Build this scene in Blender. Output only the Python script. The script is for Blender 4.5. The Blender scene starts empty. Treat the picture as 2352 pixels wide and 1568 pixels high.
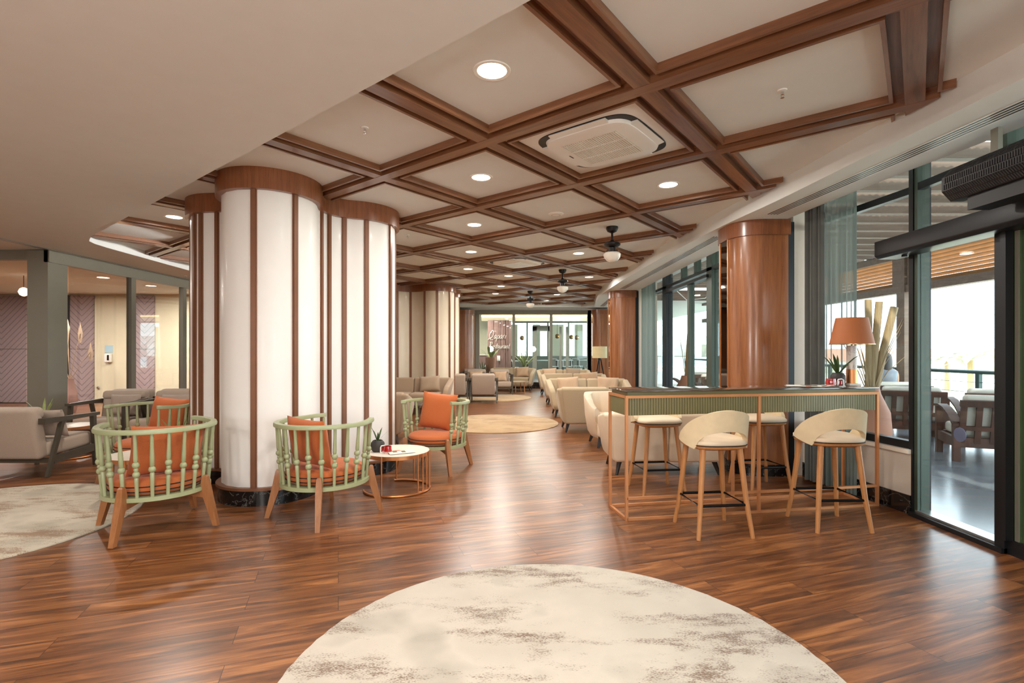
import bpy, bmesh, math, random
from mathutils import Vector, Matrix
random.seed(7)
S = bpy.context.scene
COL = S.collection
PI = math.pi
R = math.radians

# ---------------------------------------------------------------- camera
CAMH, FPX, HY, CX = 1.35, 1172.0, 806.0, 1176.0
cam = bpy.data.cameras.new('camera'); camo = bpy.data.objects.new('camera', cam); COL.objects.link(camo)
camo.location = (0, 0, CAMH); camo.rotation_euler = (PI / 2, 0, 0)
cam.sensor_fit = 'HORIZONTAL'; cam.sensor_width = 36; cam.lens = FPX / 2352 * 36
cam.shift_y = (HY - 784) / 2352; cam.clip_start = .05; cam.clip_end = 600
S.camera = camo
# ---------------------------------------------------------------- world, exposure
S.view_settings.view_transform = 'Standard'; S.view_settings.look = 'None'
S.view_settings.gamma = 1; S.view_settings.use_curve_mapping = False
S.view_settings.exposure = 0.5
w = bpy.data.worlds.new('sky'); S.world = w; w.use_nodes = True
bg = w.node_tree.nodes['Background']; bg.inputs[0].default_value = (.80, .91, 1.0, 1); bg.inputs[1].default_value = 5.4
try:
    c = S.cycles
    c.max_bounces = 7; c.diffuse_bounces = 4; c.glossy_bounces = 4; c.transmission_bounces = 4; c.transparent_max_bounces = 16
    c.sample_clamp_indirect = 6.0; c.caustics_reflective = False; c.caustics_refractive = False
    c.use_denoising = True
except Exception:
    pass
# ---------------------------------------------------------------- daylight and lamps
def lamp(name, kind, loc, energy, color=(1, 1, 1), rot=(0, 0, 0), **kw):
    l = bpy.data.lights.new(name, kind); l.energy = energy; l.color = color
    for k, v in kw.items():
        if k != 'portal': setattr(l, k, v)
    if kw.get('portal'): l.cycles.is_portal = True
    o = bpy.data.objects.new(name, l); COL.objects.link(o); o.location = loc; o.rotation_euler = rot
    return o
lamp('sun', 'SUN', (0, 0, 20), 5.0, (1, .95, .86), (R(38), R(-24), 0), angle=R(1))
lamp('window_portal', 'AREA', (3.46, 3.2, 1.5), 1, rot=(0, R(90), 0), shape='RECTANGLE', size=2.8, size_y=18, portal=True)
WARM = (1.0, .94, .86)
CEIL, DROP, SOFF = 2.95, 2.83, 2.77
def proj(px, py, z):           # point at world height z seen at that pixel of the photograph
    Y = FPX * (z - CAMH) / (HY - py)
    return ((px - CX) * Y / FPX, Y, z)
DOWN = [(1130, 162), (1105, 407), (1535, 424), (1089.5, 516), (1082, 578), (1329, 581.6), (1075, 617.4), (1168, 633.3),
        (1151, 657), (1138, 674), (1353, 636), (1279, 676), (1254, 690), (400, 498)]
DOWNP = [proj(a, b, CEIL) for a, b in DOWN]
for i, p in enumerate(DOWNP):
    lamp('downlight_and_fill', 'AREA', (p[0], p[1], CEIL - .03), 24, WARM, shape='DISK', size=.16)
# unseen ceiling lights added behind and left of the camera for brightness
for p in ((-1.2, .4), (1.2, -.6), (-1.6, -2.2), (1.4, -3.2), (-4.9, 1.2), (-7.3, 5.2), (-6.9, 1.0)):
    lamp('downlight_and_fill', 'AREA', (p[0], p[1], DROP - .04), 30, WARM, shape='DISK', size=.2)
# unseen fill lights added behind the camera to brighten ceiling and columns
for p in ((-1.6, -1.0, 1.5), (1.6, -1.4, 1.5), (-3.0, -2.4, 1.5)):
    lamp('fill_point', 'POINT', p, 84, (1, .98, .95), shadow_soft_size=.22)
# unseen light added to whiten the far face of the coffer recess
lamp('recess_fill', 'AREA', (-4.55, 9.3, 2.855), 7, (1, .99, .97), (0, R(91), 0), shape='RECTANGLE', size=.03, size_y=6.5, spread=R(50))
for p in ((-9.6, 10.9), (-8.6, 9.2), (-11.8, 10.4), (-7.8, 12.0)):
    lamp('downlight_and_fill', 'AREA', (p[0], p[1], 2.78), 95, WARM, shape='DISK', size=.2)
for p in ((-1.4, 20.2), (.8, 20.4), (2.4, 20.8)):
    lamp('downlight_and_fill', 'AREA', (p[0], p[1], 2.9), 60, (1, .92, .8), shape='DISK', size=.3)

# ---------------------------------------------------------------- mesh helpers
def V(*a): return Vector(a)
class MB:
    def __init__(s): s.v = []; s.f = []
    def add(s, vs, fs, M=None):
        n = len(s.v)
        s.v += [tuple(M @ Vector(p)) if M is not None else tuple(p) for p in vs]
        s.f += [tuple(i + n for i in f) for f in fs]; return s
    def box(s, x0, x1, y0, y1, z0, z1, M=None):
        vs = [(x, y, z) for z in (z0, z1) for y in (y0, y1) for x in (x0, x1)]
        return s.add(vs, [(0, 2, 3, 1), (4, 5, 7, 6), (0, 1, 5, 4), (2, 6, 7, 3), (0, 4, 6, 2), (1, 3, 7, 5)], M)
    def loft(s, rings, cap=True, closed=True, M=None):
        n = len(rings[0]); vs = [p for r in rings for p in r]; fs = []
        for i in range(len(rings) - 1):
            for j in range(n if closed else n - 1):
                k = (j + 1) % n
                fs.append((i * n + j, i * n + k, (i + 1) * n + k, (i + 1) * n + j))
        if cap and closed:
            fs.append(tuple(range(n - 1, -1, -1))); fs.append(tuple(range((len(rings) - 1) * n, len(rings) * n)))
        return s.add(vs, fs, M)
    def bar(s, p0, p1, w, h, w1=None, h1=None, up=(0, 0, 1), M=None):
        p0, p1 = Vector(p0), Vector(p1); d = (p1 - p0).normalized(); u = Vector(up)
        if abs(d.dot(u)) > .97: u = Vector((0, 1, 0)) if abs(d.y) < .9 else Vector((1, 0, 0))
        x = d.cross(u).normalized(); y = x.cross(d).normalized()
        w1 = w if w1 is None else w1; h1 = h if h1 is None else h1
        def ring(p, a, b): return [p + x * (sx * a / 2) + y * (sy * b / 2) for sx, sy in ((-1, -1), (1, -1), (1, 1), (-1, 1))]
        return s.loft([ring(p0, w, h), ring(p1, w1, h1)], M=M)
    def tube(s, pts, r, n=8, closed=False, M=None):
        pts = [Vector(p) for p in pts]; m = len(pts)
        rs = r if isinstance(r, (list, tuple)) else [r] * m
        rings = []; prev = None
        for i in range(m):
            if closed: t = (pts[(i + 1) % m] - pts[i - 1]).normalized()
            else: t = (pts[min(i + 1, m - 1)] - pts[max(i - 1, 0)]).normalized()
            if prev is None:
                a = Vector((0, 0, 1)) if abs(t.z) < .9 else Vector((1, 0, 0))
                x = t.cross(a).normalized()
            else:
                x = (prev - t * prev.dot(t)).normalized()
            prev = x; y = t.cross(x)
            rings.append([pts[i] + (x * math.cos(2 * PI * k / n) + y * math.sin(2 * PI * k / n)) * rs[i] for k in range(n)])
        if closed: return s.loft(rings + [rings[0]], cap=False, M=M)
        return s.loft(rings, M=M)
    def cyl(s, p0, p1, r0, r1=None, n=16, M=None):
        return s.tube([p0, p1], [r0, r0 if r1 is None else r1], n, M=M)
    def lathe(s, prof, n=24, c=(0, 0, 0), M=None, cap=None):
        if cap is None: cap = prof[0][0] < .002 or prof[-1][0] < .002 or (prof[0][0] > 0 and prof[0][0] <= prof[len(prof)//2][0] and len(prof) > 1)
        rings = [[(c[0] + r * math.cos(2 * PI * k / n), c[1] + r * math.sin(2 * PI * k / n), c[2] + z) for k in range(n)] for r, z in prof]
        return s.loft(rings, cap=cap, M=M)
    def prism(s, poly, z0, z1, M=None):
        return s.loft([[(p[0], p[1], z0) for p in poly], [(p[0], p[1], z1) for p in poly]], M=M)
    def rbox(s, c, size, r=.03, k=3, bulge=0, M=None, taper=None):
        h = [x / 2 for x in size]; r = min(r, min(h) * .98)
        L = []
        for a in range(3):
            st = [(-h[a] + r * (1 - math.cos(PI / 2 * i / k))) for i in range(k + 1)]
            mid = [(-h[a] + r) * (1 - t) + (h[a] - r) * t for t in (.25, .5, .75)] if bulge else []
            L.append(st + mid + [-x for x in reversed(st)])
        vd = {}; vs = []; fs = []
        def vid(p):
            key = tuple(round(q, 6) for q in p)
            if key not in vd:
                q = [max(-h[a] + r, min(h[a] - r, p[a])) for a in range(3)]
                d = Vector([p[a] - q[a] for a in range(3)])
                if d.length > 1e-9: d = d.normalized() * r
                pt = [q[a] + d[a] for a in range(3)]
                if bulge:
                    pt[2] += bulge * (1 - (pt[0] / h[0]) ** 2) * (1 - (pt[1] / h[1]) ** 2) * (1 if pt[2] > 0 else -.0)
                if taper:
                    t = (pt[2] + h[2]) / (2 * h[2]); pt[0] *= taper[0] + (1 - taper[0]) * t; pt[1] *= taper[1] + (1 - taper[1]) * t
                vd[key] = len(vs); vs.append((c[0] + pt[0], c[1] + pt[1], c[2] + pt[2]))
            return vd[key]
        for a in range(3):
            b, d = (a + 1) % 3, (a + 2) % 3
            for sgn in (-1, 1):
                for i in range(len(L[b]) - 1):
                    for j in range(len(L[d]) - 1):
                        q = []
                        for (bi, dj) in ((i, j), (i + 1, j), (i + 1, j + 1), (i, j + 1)):
                            p = [0, 0, 0]; p[a] = sgn * h[a]; p[b] = L[b][bi]; p[d] = L[d][dj]; q.append(vid(p))
                        if len(set(q)) == 4: fs.append(tuple(q if sgn > 0 else q[::-1]))
        return s.add(vs, fs, M)
    def pillow(s, wd, ht, th, M=None, n=12, wob=.006):
        vs = []; fs = []
        for side in (1, -1):
            for i in range(n + 1):
                for j in range(n + 1):
                    u = -1 + 2 * i / n; v = -1 + 2 * j / n
                    e = max(0, (1 - u ** 4) * (1 - v ** 4)) ** .55
                    px = u * wd / 2 * (1 - .06 * (1 - v * v) * abs(u)); pz = v * ht / 2 * (1 - .06 * (1 - u * u) * abs(v))
                    t = side * th / 2 * e + wob * math.sin(7 * u + 3 * v) * e
                    vs.append((px, t, pz))
        m = (n + 1) ** 2
        for sd in (0, 1):
            for i in range(n):
                for j in range(n):
                    a = sd * m + i * (n + 1) + j; q = (a, a + n + 1, a + n + 2, a + 1)
                    fs.append(q if sd == 0 else q[::-1])
        return s.add(vs, fs, M)
    def grid(s, fn, nu, nv, M=None, cu=False):
        vs = [fn(i / nu, j / nv) for i in range(nu if cu else nu + 1) for j in range(nv + 1)]; fs = []
        for i in range(nu):
            for j in range(nv):
                a = i * (nv + 1) + j; b = ((i + 1) % nu if cu else i + 1) * (nv + 1) + j
                fs.append((a, b, b + 1, a + 1))
        return s.add(vs, fs, M)
    def bprism(s, poly, t0, t1, bev=.01, M=None, seg=2):
        bm = bmesh.new()
        a = [bm.verts.new((p[0], p[1], t0)) for p in poly]; b = [bm.verts.new((p[0], p[1], t1)) for p in poly]
        n = len(poly); bm.faces.new(a[::-1]); bm.faces.new(b)
        for i in range(n): bm.faces.new((a[i], a[(i + 1) % n], b[(i + 1) % n], b[i]))
        bmesh.ops.bevel(bm, geom=bm.edges[:], offset=bev, segments=seg, affect='EDGES', profile=.5)
        bm.verts.index_update()
        s.add([v.co[:] for v in bm.verts], [tuple(v.index for v in f.verts) for f in bm.faces], M); bm.free(); return s
    def warp(s, fn): s.v = [tuple(fn(*p)) for p in s.v]; return s
    def build(s, name, mat, parent=None, kind=None, smooth=35, weld=False, label=None):
        me = bpy.data.meshes.new(name); me.from_pydata(s.v, [], s.f)
        bm = bmesh.new(); bm.from_mesh(me)
        if weld: bmesh.ops.remove_doubles(bm, verts=bm.verts[:], dist=1e-4)
        bmesh.ops.recalc_face_normals(bm, faces=bm.faces[:]); bm.to_mesh(me); bm.free()
        if smooth:
            me.polygons.foreach_set('use_smooth', [True] * len(me.polygons)); me.set_sharp_from_angle(angle=R(smooth))
        if mat: me.materials.append(mat)
        o = bpy.data.objects.new(name, me); COL.objects.link(o)
        if parent: o.parent = parent
        if kind: o['kind'] = kind
        if label: o['label'] = label
        return o
def tag(o, label, cat, group=None, kind=None):
    o['label'] = label; o['category'] = cat
    if group: o['group'] = group
    if kind: o['kind'] = kind
    return o
def thing(name, label, cat, loc=(0, 0, 0), rz=0, group=None):
    o = bpy.data.objects.new(name, None); COL.objects.link(o); o.empty_display_size = .1
    o.location = loc; o.rotation_euler = (0, 0, R(rz)); return tag(o, label, cat, group)
def struct(name, loc=(0, 0, 0), rz=0):
    o = bpy.data.objects.new(name, None); COL.objects.link(o); o.empty_display_size = .1
    o.location = loc; o.rotation_euler = (0, 0, R(rz)); o['kind'] = 'structure'; return o
def dup(o, loc=None, rz=None, label=None, parent=None):
    c = o.copy(); COL.objects.link(c)
    if parent: c.parent = parent
    for ch in list(o.children): dup(ch, parent=c)
    if loc is not None: c.location = loc
    if rz is not None: c.rotation_euler = (0, 0, R(rz))
    if label: c['label'] = label
    return c
def T(x=0, y=0, z=0): return Matrix.Translation((x, y, z))
def RX(a): return Matrix.Rotation(R(a), 4, 'X')
def RY(a): return Matrix.Rotation(R(a), 4, 'Y')
def RZ(a): return Matrix.Rotation(R(a), 4, 'Z')
def arc(cx, cy, r, a0, a1, n): return [(cx + r * math.cos(R(a0 + (a1 - a0) * i / n)), cy + r * math.sin(R(a0 + (a1 - a0) * i / n))) for i in range(n + 1)]

# ---------------------------------------------------------------- materials
def lin(c):
    return tuple(((x / 255) / 12.92 if x / 255 <= .04045 else ((x / 255 + .055) / 1.055) ** 2.4) for x in c) + (1,)
class NT:
    def __init__(s, name):
        s.m = bpy.data.materials.new(name); s.m.use_nodes = True; s.t = s.m.node_tree; s.n = s.t.nodes
        s.b = s.n['Principled BSDF']; s.out = s.n['Material Output']
    def node(s, typ, **kw):
        n = s.n.new(typ)
        for k, v in kw.items():
            if k.startswith('i_'):
                key = k[2:]; n.inputs[int(key) if key.isdigit() else key].default_value = v
            else: setattr(n, k, v)
        return n
    def link(s, a, b): s.t.links.new(a, b)
    def coords(s, rot=(0, 0, 0), scale=(1, 1, 1), loc=(0, 0, 0)):
        tc = s.node('ShaderNodeTexCoord'); mp = s.node('ShaderNodeMapping')
        mp.inputs['Rotation'].default_value = rot; mp.inputs['Scale'].default_value = scale; mp.inputs['Location'].default_value = loc
        s.link(tc.outputs['Object'], mp.inputs['Vector']); return mp.outputs['Vector']
    def noise(s, vec, scale, detail=4, rough=.5, dist=0):
        n = s.node('ShaderNodeTexNoise'); n.inputs['Scale'].default_value = scale; n.inputs['Detail'].default_value = detail
        n.inputs['Roughness'].default_value = rough; n.inputs['Distortion'].default_value = dist
        s.link(vec, n.inputs['Vector']); return n.outputs['Fac']
    def ramp(s, fac, stops):
        r = s.node('ShaderNodeValToRGB'); e = r.color_ramp.elements
        while len(e) < len(stops): e.new(.5)
        for i, (p, c) in enumerate(stops): e[i].position = p; e[i].color = c
        s.link(fac, r.inputs['Fac']); return r.outputs['Color']
    def mix(s, fac, a, b, mode='MIX'):
        m = s.node('ShaderNodeMix', data_type='RGBA', blend_type=mode)
        for sock, v in ((m.inputs[0], fac), (m.inputs[6], a), (m.inputs[7], b)):
            if hasattr(v, 'node'): s.link(v, sock)
            else: sock.default_value = v
        return m.outputs[2]
    def bump(s, h, strength=.2, dist=.01):
        b = s.node('ShaderNodeBump'); b.inputs['Strength'].default_value = strength; b.inputs['Distance'].default_value = dist
        s.link(h, b.inputs['Height']); s.link(b.outputs['Normal'], s.b.inputs['Normal'])
    def set(s, **kw):
        for k, v in kw.items(): s.b.inputs[k.replace('_', ' ')].default_value = v
        return s
def plain(name, rgb, rough=.5, metal=0, coat=0, var=.06, vscale=6, bump=0, bscale=150, spec=.5):
    t = NT(name); c = lin(rgb)
    vec = t.coords(); f = t.noise(vec, vscale, 3)
    lo = tuple(x * (1 - var) for x in c[:3]) + (1,); hi = tuple(min(1, x * (1 + var)) for x in c[:3]) + (1,)
    t.link(t.ramp(f, [(.3, lo), (.7, hi)]), t.b.inputs['Base Color'])
    t.set(Roughness=rough, Metallic=metal, Coat_Weight=coat, Coat_Roughness=.1); t.b.inputs['Specular IOR Level'].default_value = spec
    if bump: t.bump(t.noise(t.coords(), bscale, 2), bump, .004)
    return t.m
def fabric(name, rgb, var=.08):
    t = NT(name); c = lin(rgb); vec = t.coords(scale=(1, 1, 3))
    f = t.noise(vec, 120, 3); g = t.noise(t.coords(), 3, 3)
    a = t.ramp(f, [(.25, tuple(x * (1 - 2 * var) for x in c[:3]) + (1,)), (.75, tuple(min(1, x * (1 + var)) for x in c[:3]) + (1,))])
    t.link(t.mix(.25, a, t.ramp(g, [(.3, tuple(x * (1 - var) for x in c[:3]) + (1,)), (.7, c)])), t.b.inputs['Base Color'])
    t.set(Roughness=.85, Sheen_Weight=.12); t.b.inputs['Specular IOR Level'].default_value = .25
    t.bump(f, .25, .003); return t.m
def wood(name, dark, mid, light, axis='Z', rough=.35, coat=.25, scale=1.0):
    t = NT(name)
    sc = {'Z': (9, 9, .55), 'X': (.55, 9, 9), 'Y': (9, .55, 9)}[axis]
    vec = t.coords(scale=tuple(x * scale for x in sc)); f = t.noise(vec, 2.2, 6, .6, .6); g = t.noise(t.coords(scale=tuple(x * scale * 4 for x in sc)), 3, 4, .6)
    a = t.ramp(f, [(.25, lin(dark)), (.5, lin(mid)), (.78, lin(light))])
    t.link(t.mix(.35, a, t.ramp(g, [(.35, lin(dark)), (.65, lin(mid))])), t.b.inputs['Base Color'])
    t.set(Roughness=rough, Coat_Weight=coat, Coat_Roughness=.15); t.bump(g, .06, .002); return t.m
def emit(name, rgb, strength):
    t = NT(name); t.b.inputs['Emission Color'].default_value = lin(rgb); t.b.inputs['Emission Strength'].default_value = strength
    t.set(Base_Color=lin(rgb)); return t.m
def glass(name, tint=(1, 1, 1), refl=1.0, rough=.0):
    t = NT(name); tr = t.node('ShaderNodeBsdfTransparent'); gl = t.node('ShaderNodeBsdfGlossy'); fr = t.node('ShaderNodeFresnel'); mx = t.node('ShaderNodeMixShader')
    tr.inputs[0].default_value = tint + (1,); gl.inputs['Roughness'].default_value = rough; gl.inputs[0].default_value = (refl, refl, refl, 1); fr.inputs[0].default_value = 1.5
    ge = t.node('ShaderNodeNewGeometry'); mr = t.node('ShaderNodeMapRange'); t.link(ge.outputs['Backfacing'], mr.inputs[0]); mr.inputs[3].default_value = 1.5; mr.inputs[4].default_value = 1 / 1.5; t.link(mr.outputs[0], fr.inputs[0])
    t.link(fr.outputs[0], mx.inputs[0]); t.link(tr.outputs[0], mx.inputs[1]); t.link(gl.outputs[0], mx.inputs[2]); t.link(mx.outputs[0], t.out.inputs['Surface'])
    return t.m
def sheer(name, rgb, alpha):
    t = NT(name); t.set(Base_Color=lin(rgb), Roughness=.9)
    tr = t.node('ShaderNodeBsdfTransparent'); tl = t.node('ShaderNodeBsdfTranslucent'); tl.inputs[0].default_value = lin(rgb)
    m1 = t.node('ShaderNodeMixShader'); m2 = t.node('ShaderNodeMixShader')
    m1.inputs[0].default_value = .35; t.link(t.b.outputs[0], m1.inputs[1]); t.link(tl.outputs[0], m1.inputs[2])
    m2.inputs[0].default_value = alpha; t.link(tr.outputs[0], m2.inputs[1]); t.link(m1.outputs[0], m2.inputs[2]); t.link(m2.outputs[0], t.out.inputs['Surface']); return t.m
def floor_mat():
    t = NT('brown_plank_floor'); rot = (0, 0, R(-18.8))
    vec = t.coords(rot=rot)
    br = t.node('ShaderNodeTexBrick', offset=.37, offset_frequency=2, squash=1); t.link(vec, br.inputs['Vector'])
    for k, v in (('Scale', 1.0), ('Mortar Size', .0014), ('Mortar Smooth', .1), ('Bias', 0), ('Brick Width', 1.25), ('Row Height', .165)): br.inputs[k].default_value = v
    br.inputs['Color1'].default_value = (0, 0, 0, 1); br.inputs['Color2'].default_value = (1, 1, 1, 1); br.inputs['Mortar'].default_value = (.5, .5, .5, 1)
    # each plank reads the grain at its own offset
    sep = t.node('ShaderNodeSeparateXYZ'); t.link(vec, sep.inputs[0])
    row = t.node('ShaderNodeMath', operation='DIVIDE', i_1=.165); t.link(sep.outputs['Y'], row.inputs[0])
    fl = t.node('ShaderNodeMath', operation='FLOOR'); t.link(row.outputs[0], fl.inputs[0])
    k = t.node('ShaderNodeMath', operation='MULTIPLY', i_1=3.71); t.link(fl.outputs[0], k.inputs[0])
    k2 = t.node('ShaderNodeMath', operation='MULTIPLY_ADD', i_1=9.3); t.link(br.outputs['Color'], k2.inputs[0]); t.link(k.outputs[0], k2.inputs[2])
    cb = t.node('ShaderNodeCombineXYZ'); sx = t.node('ShaderNodeMath', operation='MULTIPLY', i_1=.9); t.link(sep.outputs['X'], sx.inputs[0])
    sy = t.node('ShaderNodeMath', operation='MULTIPLY', i_1=11.0); t.link(sep.outputs['Y'], sy.inputs[0])
    t.link(sx.outputs[0], cb.inputs[0]); t.link(sy.outputs[0], cb.inputs[1]); t.link(k2.outputs[0], cb.inputs[2])
    f = t.noise(cb.outputs[0], 1.5, 6, .62, 1.0)
    cb2 = t.node('ShaderNodeVectorMath', operation='MULTIPLY'); t.link(cb.outputs[0], cb2.inputs[0]); cb2.inputs[1].default_value = (2, 4, 1)
    g = t.noise(cb2.outputs[0], 2.5, 5, .65)
    base = t.ramp(f, [(.34, lin((46, 26, 15))), (.45, lin((100, 60, 33))), (.55, lin((138, 87, 48))), (.66, lin((180, 122, 72)))])
    fine = t.ramp(g, [(.3, lin((72, 42, 26))), (.7, lin((156, 100, 62)))])
    col = t.mix(.3, base, fine)
    tone = t.ramp(br.outputs['Color'], [(0, (.86, .82, .80, 1)), (1, (1.06, 1.04, 1.02, 1))])
    col = t.mix(1.0, col, tone, 'MULTIPLY')
    col = t.mix(br.outputs['Fac'], col, lin((44, 24, 16)))
    t.link(col, t.b.inputs['Base Color'])
    rr = t.node('ShaderNodeMapRange'); t.link(g, rr.inputs[0]); rr.inputs[3].default_value = .22; rr.inputs[4].default_value = .40
    t.link(rr.outputs[0], t.b.inputs['Roughness']); t.b.inputs['Specular IOR Level'].default_value = .42; t.set(Coat_Weight=.2, Coat_Roughness=.28)
    t.bump(g, .05, .003); return t.m
def rug_mat(name, cream, brown, seed, amt=.5, contrast=1):
    t = NT(name); vec = t.coords(loc=(seed, seed * 2, 0)); vs = t.coords(scale=(1, 2.6, 1), loc=(seed, 1, 0), rot=(0, 0, R(-15)))
    big = t.noise(vs, 1.5, 3, .55, .5); speck = t.noise(t.coords(scale=(1, 2.2, 1), rot=(0, 0, R(-15))), 95, 3, .7)
    mid = t.noise(vs, 7, 4, .6)
    m = t.node('ShaderNodeMath', operation='MULTIPLY_ADD', i_1=.55); t.link(mid, m.inputs[0]); t.link(big, m.inputs[2])
    m2 = t.node('ShaderNodeMath', operation='MULTIPLY_ADD', i_1=.9); t.link(speck, m2.inputs[0]); t.link(m.outputs[0], m2.inputs[2])
    tint = t.ramp(t.noise(vec, 2.2, 3), [(.35, lin(cream)), (.55, lin(tuple(min(255, c + 10) for c in cream))), (.7, lin(tuple(int(c * .92) for c in cream)))])
    th = 1.30 - .2 * (amt - .5)
    fac = t.ramp(m2.outputs[0], [(.0, (0, 0, 0, 1)), (min(.99, th / 1.0 - .12), (0, 0, 0, 1)), (1, (1, 1, 1, 1))]) if False else None
    mr = t.node('ShaderNodeMapRange'); t.link(m2.outputs[0], mr.inputs[0]); mr.inputs[1].default_value = th; mr.inputs[2].default_value = th + .13; mr.inputs[4].default_value = .8 * contrast
    soft = t.node('ShaderNodeMapRange'); t.link(m.outputs[0], soft.inputs[0]); soft.inputs[1].default_value = .78; soft.inputs[2].default_value = 1.0; soft.inputs[4].default_value = .28 * contrast
    c1 = t.mix(soft.outputs[0], tint, lin(tuple(int((a + b) / 2) for a, b in zip(cream, brown))))
    t.link(t.mix(mr.outputs[0], c1, lin(brown)), t.b.inputs['Base Color'])
    t.set(Roughness=.95, Sheen_Weight=.2); t.b.inputs['Specular IOR Level'].default_value = .1; t.bump(t.noise(vec, 220, 2), .5, .004); return t.m
def marble(name, base, vein, scale=3, rough=.15):
    t = NT(name); f = t.noise(t.coords(), scale, 8, .62, 1.6)
    t.link(t.ramp(f, [(.0, lin(base)), (.495, lin(base)), (.505, lin(vein)), (.515, lin(base)), (1, lin(base))]), t.b.inputs['Base Color']); t.set(Roughness=rough); return t.m
def chevron_mat():
    t = NT('mauve_chevron_panel'); vec = t.coords(); sep = t.node('ShaderNodeSeparateXYZ'); t.link(vec, sep.inputs[0])
    ax = t.node('ShaderNodeMath', operation='ABSOLUTE'); t.link(sep.outputs['X'], ax.inputs[0])
    ad = t.node('ShaderNodeMath', operation='SUBTRACT'); t.link(sep.outputs['Z'], ad.inputs[0]); t.link(ax.outputs[0], ad.inputs[1])
    d = t.node('ShaderNodeMath', operation='DIVIDE', i_1=.15); t.link(ad.outputs[0], d.inputs[0])
    fr = t.node('ShaderNodeMath', operation='FRACT'); t.link(d.outputs[0], fr.inputs[0])
    c = t.ramp(fr.outputs[0], [(0, lin((84, 70, 72))), (.08, lin((84, 70, 72))), (.12, lin((166, 148, 150))), (1, lin((166, 148, 150)))])
    t.link(c, t.b.inputs['Base Color']); t.set(Roughness=.45); return t.m
M = {}
M['floor'] = floor_mat()
M['ceil'] = plain('white_ceiling_paint', (224, 225, 221), .75, var=.015)
M['wallw'] = plain('beige_wall_paint', (206, 194, 180), .7, var=.02)
M['cream'] = plain('cream_wall_paint', (220, 212, 184), .6, var=.02)
M['beam'] = wood('walnut_beam_along', (88, 54, 34), (132, 86, 56), (164, 114, 78), 'X', .36, .25)
M['colwood'] = wood('walnut_veneer', (104, 60, 34), (148, 92, 54), (172, 114, 70), 'Z', .3, .35)
M['colwoodH'] = wood('walnut_veneer_cornice', (100, 56, 32), (138, 82, 48), (160, 100, 62), 'Z', .32, .3, 2.0)
M['panel'] = plain('white_lacquer_panel', (243, 240, 236), .42, coat=.05, var=.012)
M['panelb'] = plain('warm_lit_white_panel', (222, 206, 180), .34, coat=.2, var=.02)  # same white lacquer, with warm light put into the base colour
M['bronze'] = plain('bronze_wood_strip', (128, 84, 58), .35, .15)
M['bmarble'] = marble('black_marble', (20, 19, 20), (120, 116, 110), 3.2)
M['wmarble'] = marble('white_marble', (208, 197, 188), (120, 110, 106), 5, .25)
M['sage'] = plain('sage_green_lacquer', (160, 166, 126), .38, coat=.15, var=.03)
M['oak'] = wood('oak_chair_wood', (134, 84, 48), (160, 104, 62), (180, 124, 78), 'Z', .42, .1, 1.6)
M['oak2'] = wood('light_oak_stool_wood', (164, 108, 62), (190, 132, 80), (208, 152, 98), 'Z', .45, .08, 1.6)
M['orange'] = fabric('orange_upholstery', (188, 102, 56))
M['piping'] = plain('dark_piping', (40, 26, 22), .7)
M['creamleather'] = plain('cream_leather', (226, 206, 180), .55, var=.03, bump=.15, bscale=220, spec=.35)
M['stoolback'] = plain('cream_suede', (222, 203, 168), .8, var=.05, vscale=14, bump=.2, bscale=300, spec=.25)
M['black'] = plain('black_metal', (18, 18, 20), .35, .6)
M['copper'] = plain('copper_metal', (206, 140, 92), .32, .85)
M['coppermatte'] = plain('rose_gold_frame', (206, 142, 94), .42, .45)
M['olive'] = plain('olive_lacquer', (118, 112, 76), .42, coat=.1, var=.03)
M['bronzeglass'] = plain('bronze_glass_top', (74, 58, 46), .08, 0, coat=1, spec=.8)
M['whitetop'] = plain('white_stone_top', (236, 226, 212), .35, var=.02)
M['beigefab'] = fabric('beige_sofa_fabric', (188, 168, 138))
M['tanfab'] = fabric('taupe_sofa_fabric', (164, 140, 116))
M['greyfab'] = fabric('grey_beige_fabric', (176, 158, 142))
M['pillowfab'] = fabric('tan_pillow_fabric', (196, 164, 134))
M['greypil'] = fabric('grey_pillow_fabric', (166, 148, 134))
M['darkwood'] = plain('dark_stained_wood', (74, 66, 54), .45, var=.08, vscale=12)
M['darkleg'] = plain('dark_leg', (34, 26, 22), .5)
M['frame'] = plain('anthracite_green_frame', (136, 132, 119), .4, .2, var=.02)
M['framedark'] = plain('black_window_frame', (28, 30, 34), .4, .3, var=.02)
M['glass'] = glass('clear_glass', (.92, .96, .955), .5)
M['dglass'] = glass('partition_glass', (.86, .86, .86))
M['greenpane'] = plain('green_reflection_pane', (58, 84, 52), .08, 0, coat=1)  # opaque pane, a green reflection put into its base colour
M['mirror'] = plain('dark_mirror', (120, 112, 108), .03, 1.0)
M['curtain'] = sheer('teal_sheer', (128, 142, 138), .72)
M['curtaind'] = plain('grey_curtain', (104, 106, 102), .85, var=.05)
M['rug1'] = rug_mat('cream_brown_rug', (188, 179, 165), (100, 70, 48), 3.1, .5)
M['rug2'] = rug_mat('cream_brown_rug_b', (196, 185, 164), (146, 110, 76), 11.7, .75)
M['rug3'] = rug_mat('tan_rug', (176, 146, 108), (138, 104, 70), 5.3, .6, .7)
M['white'] = plain('white_plastic', (238, 236, 230), .35, var=.01)
M['grille'] = plain('beige_grille', (206, 194, 178), .6)
M['chrome'] = plain('chrome', (220, 220, 220), .15, 1)
M['led'] = emit('led_lens', (255, 236, 206), 9)
M['opal'] = plain('opal_glass', (240, 234, 222), .25, coat=.5)
M['fanblack'] = plain('black_bronze', (30, 24, 22), .4, .4)
M['shade'] = plain('orange_lampshade', (168, 96, 48), .6, var=.03)
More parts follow.
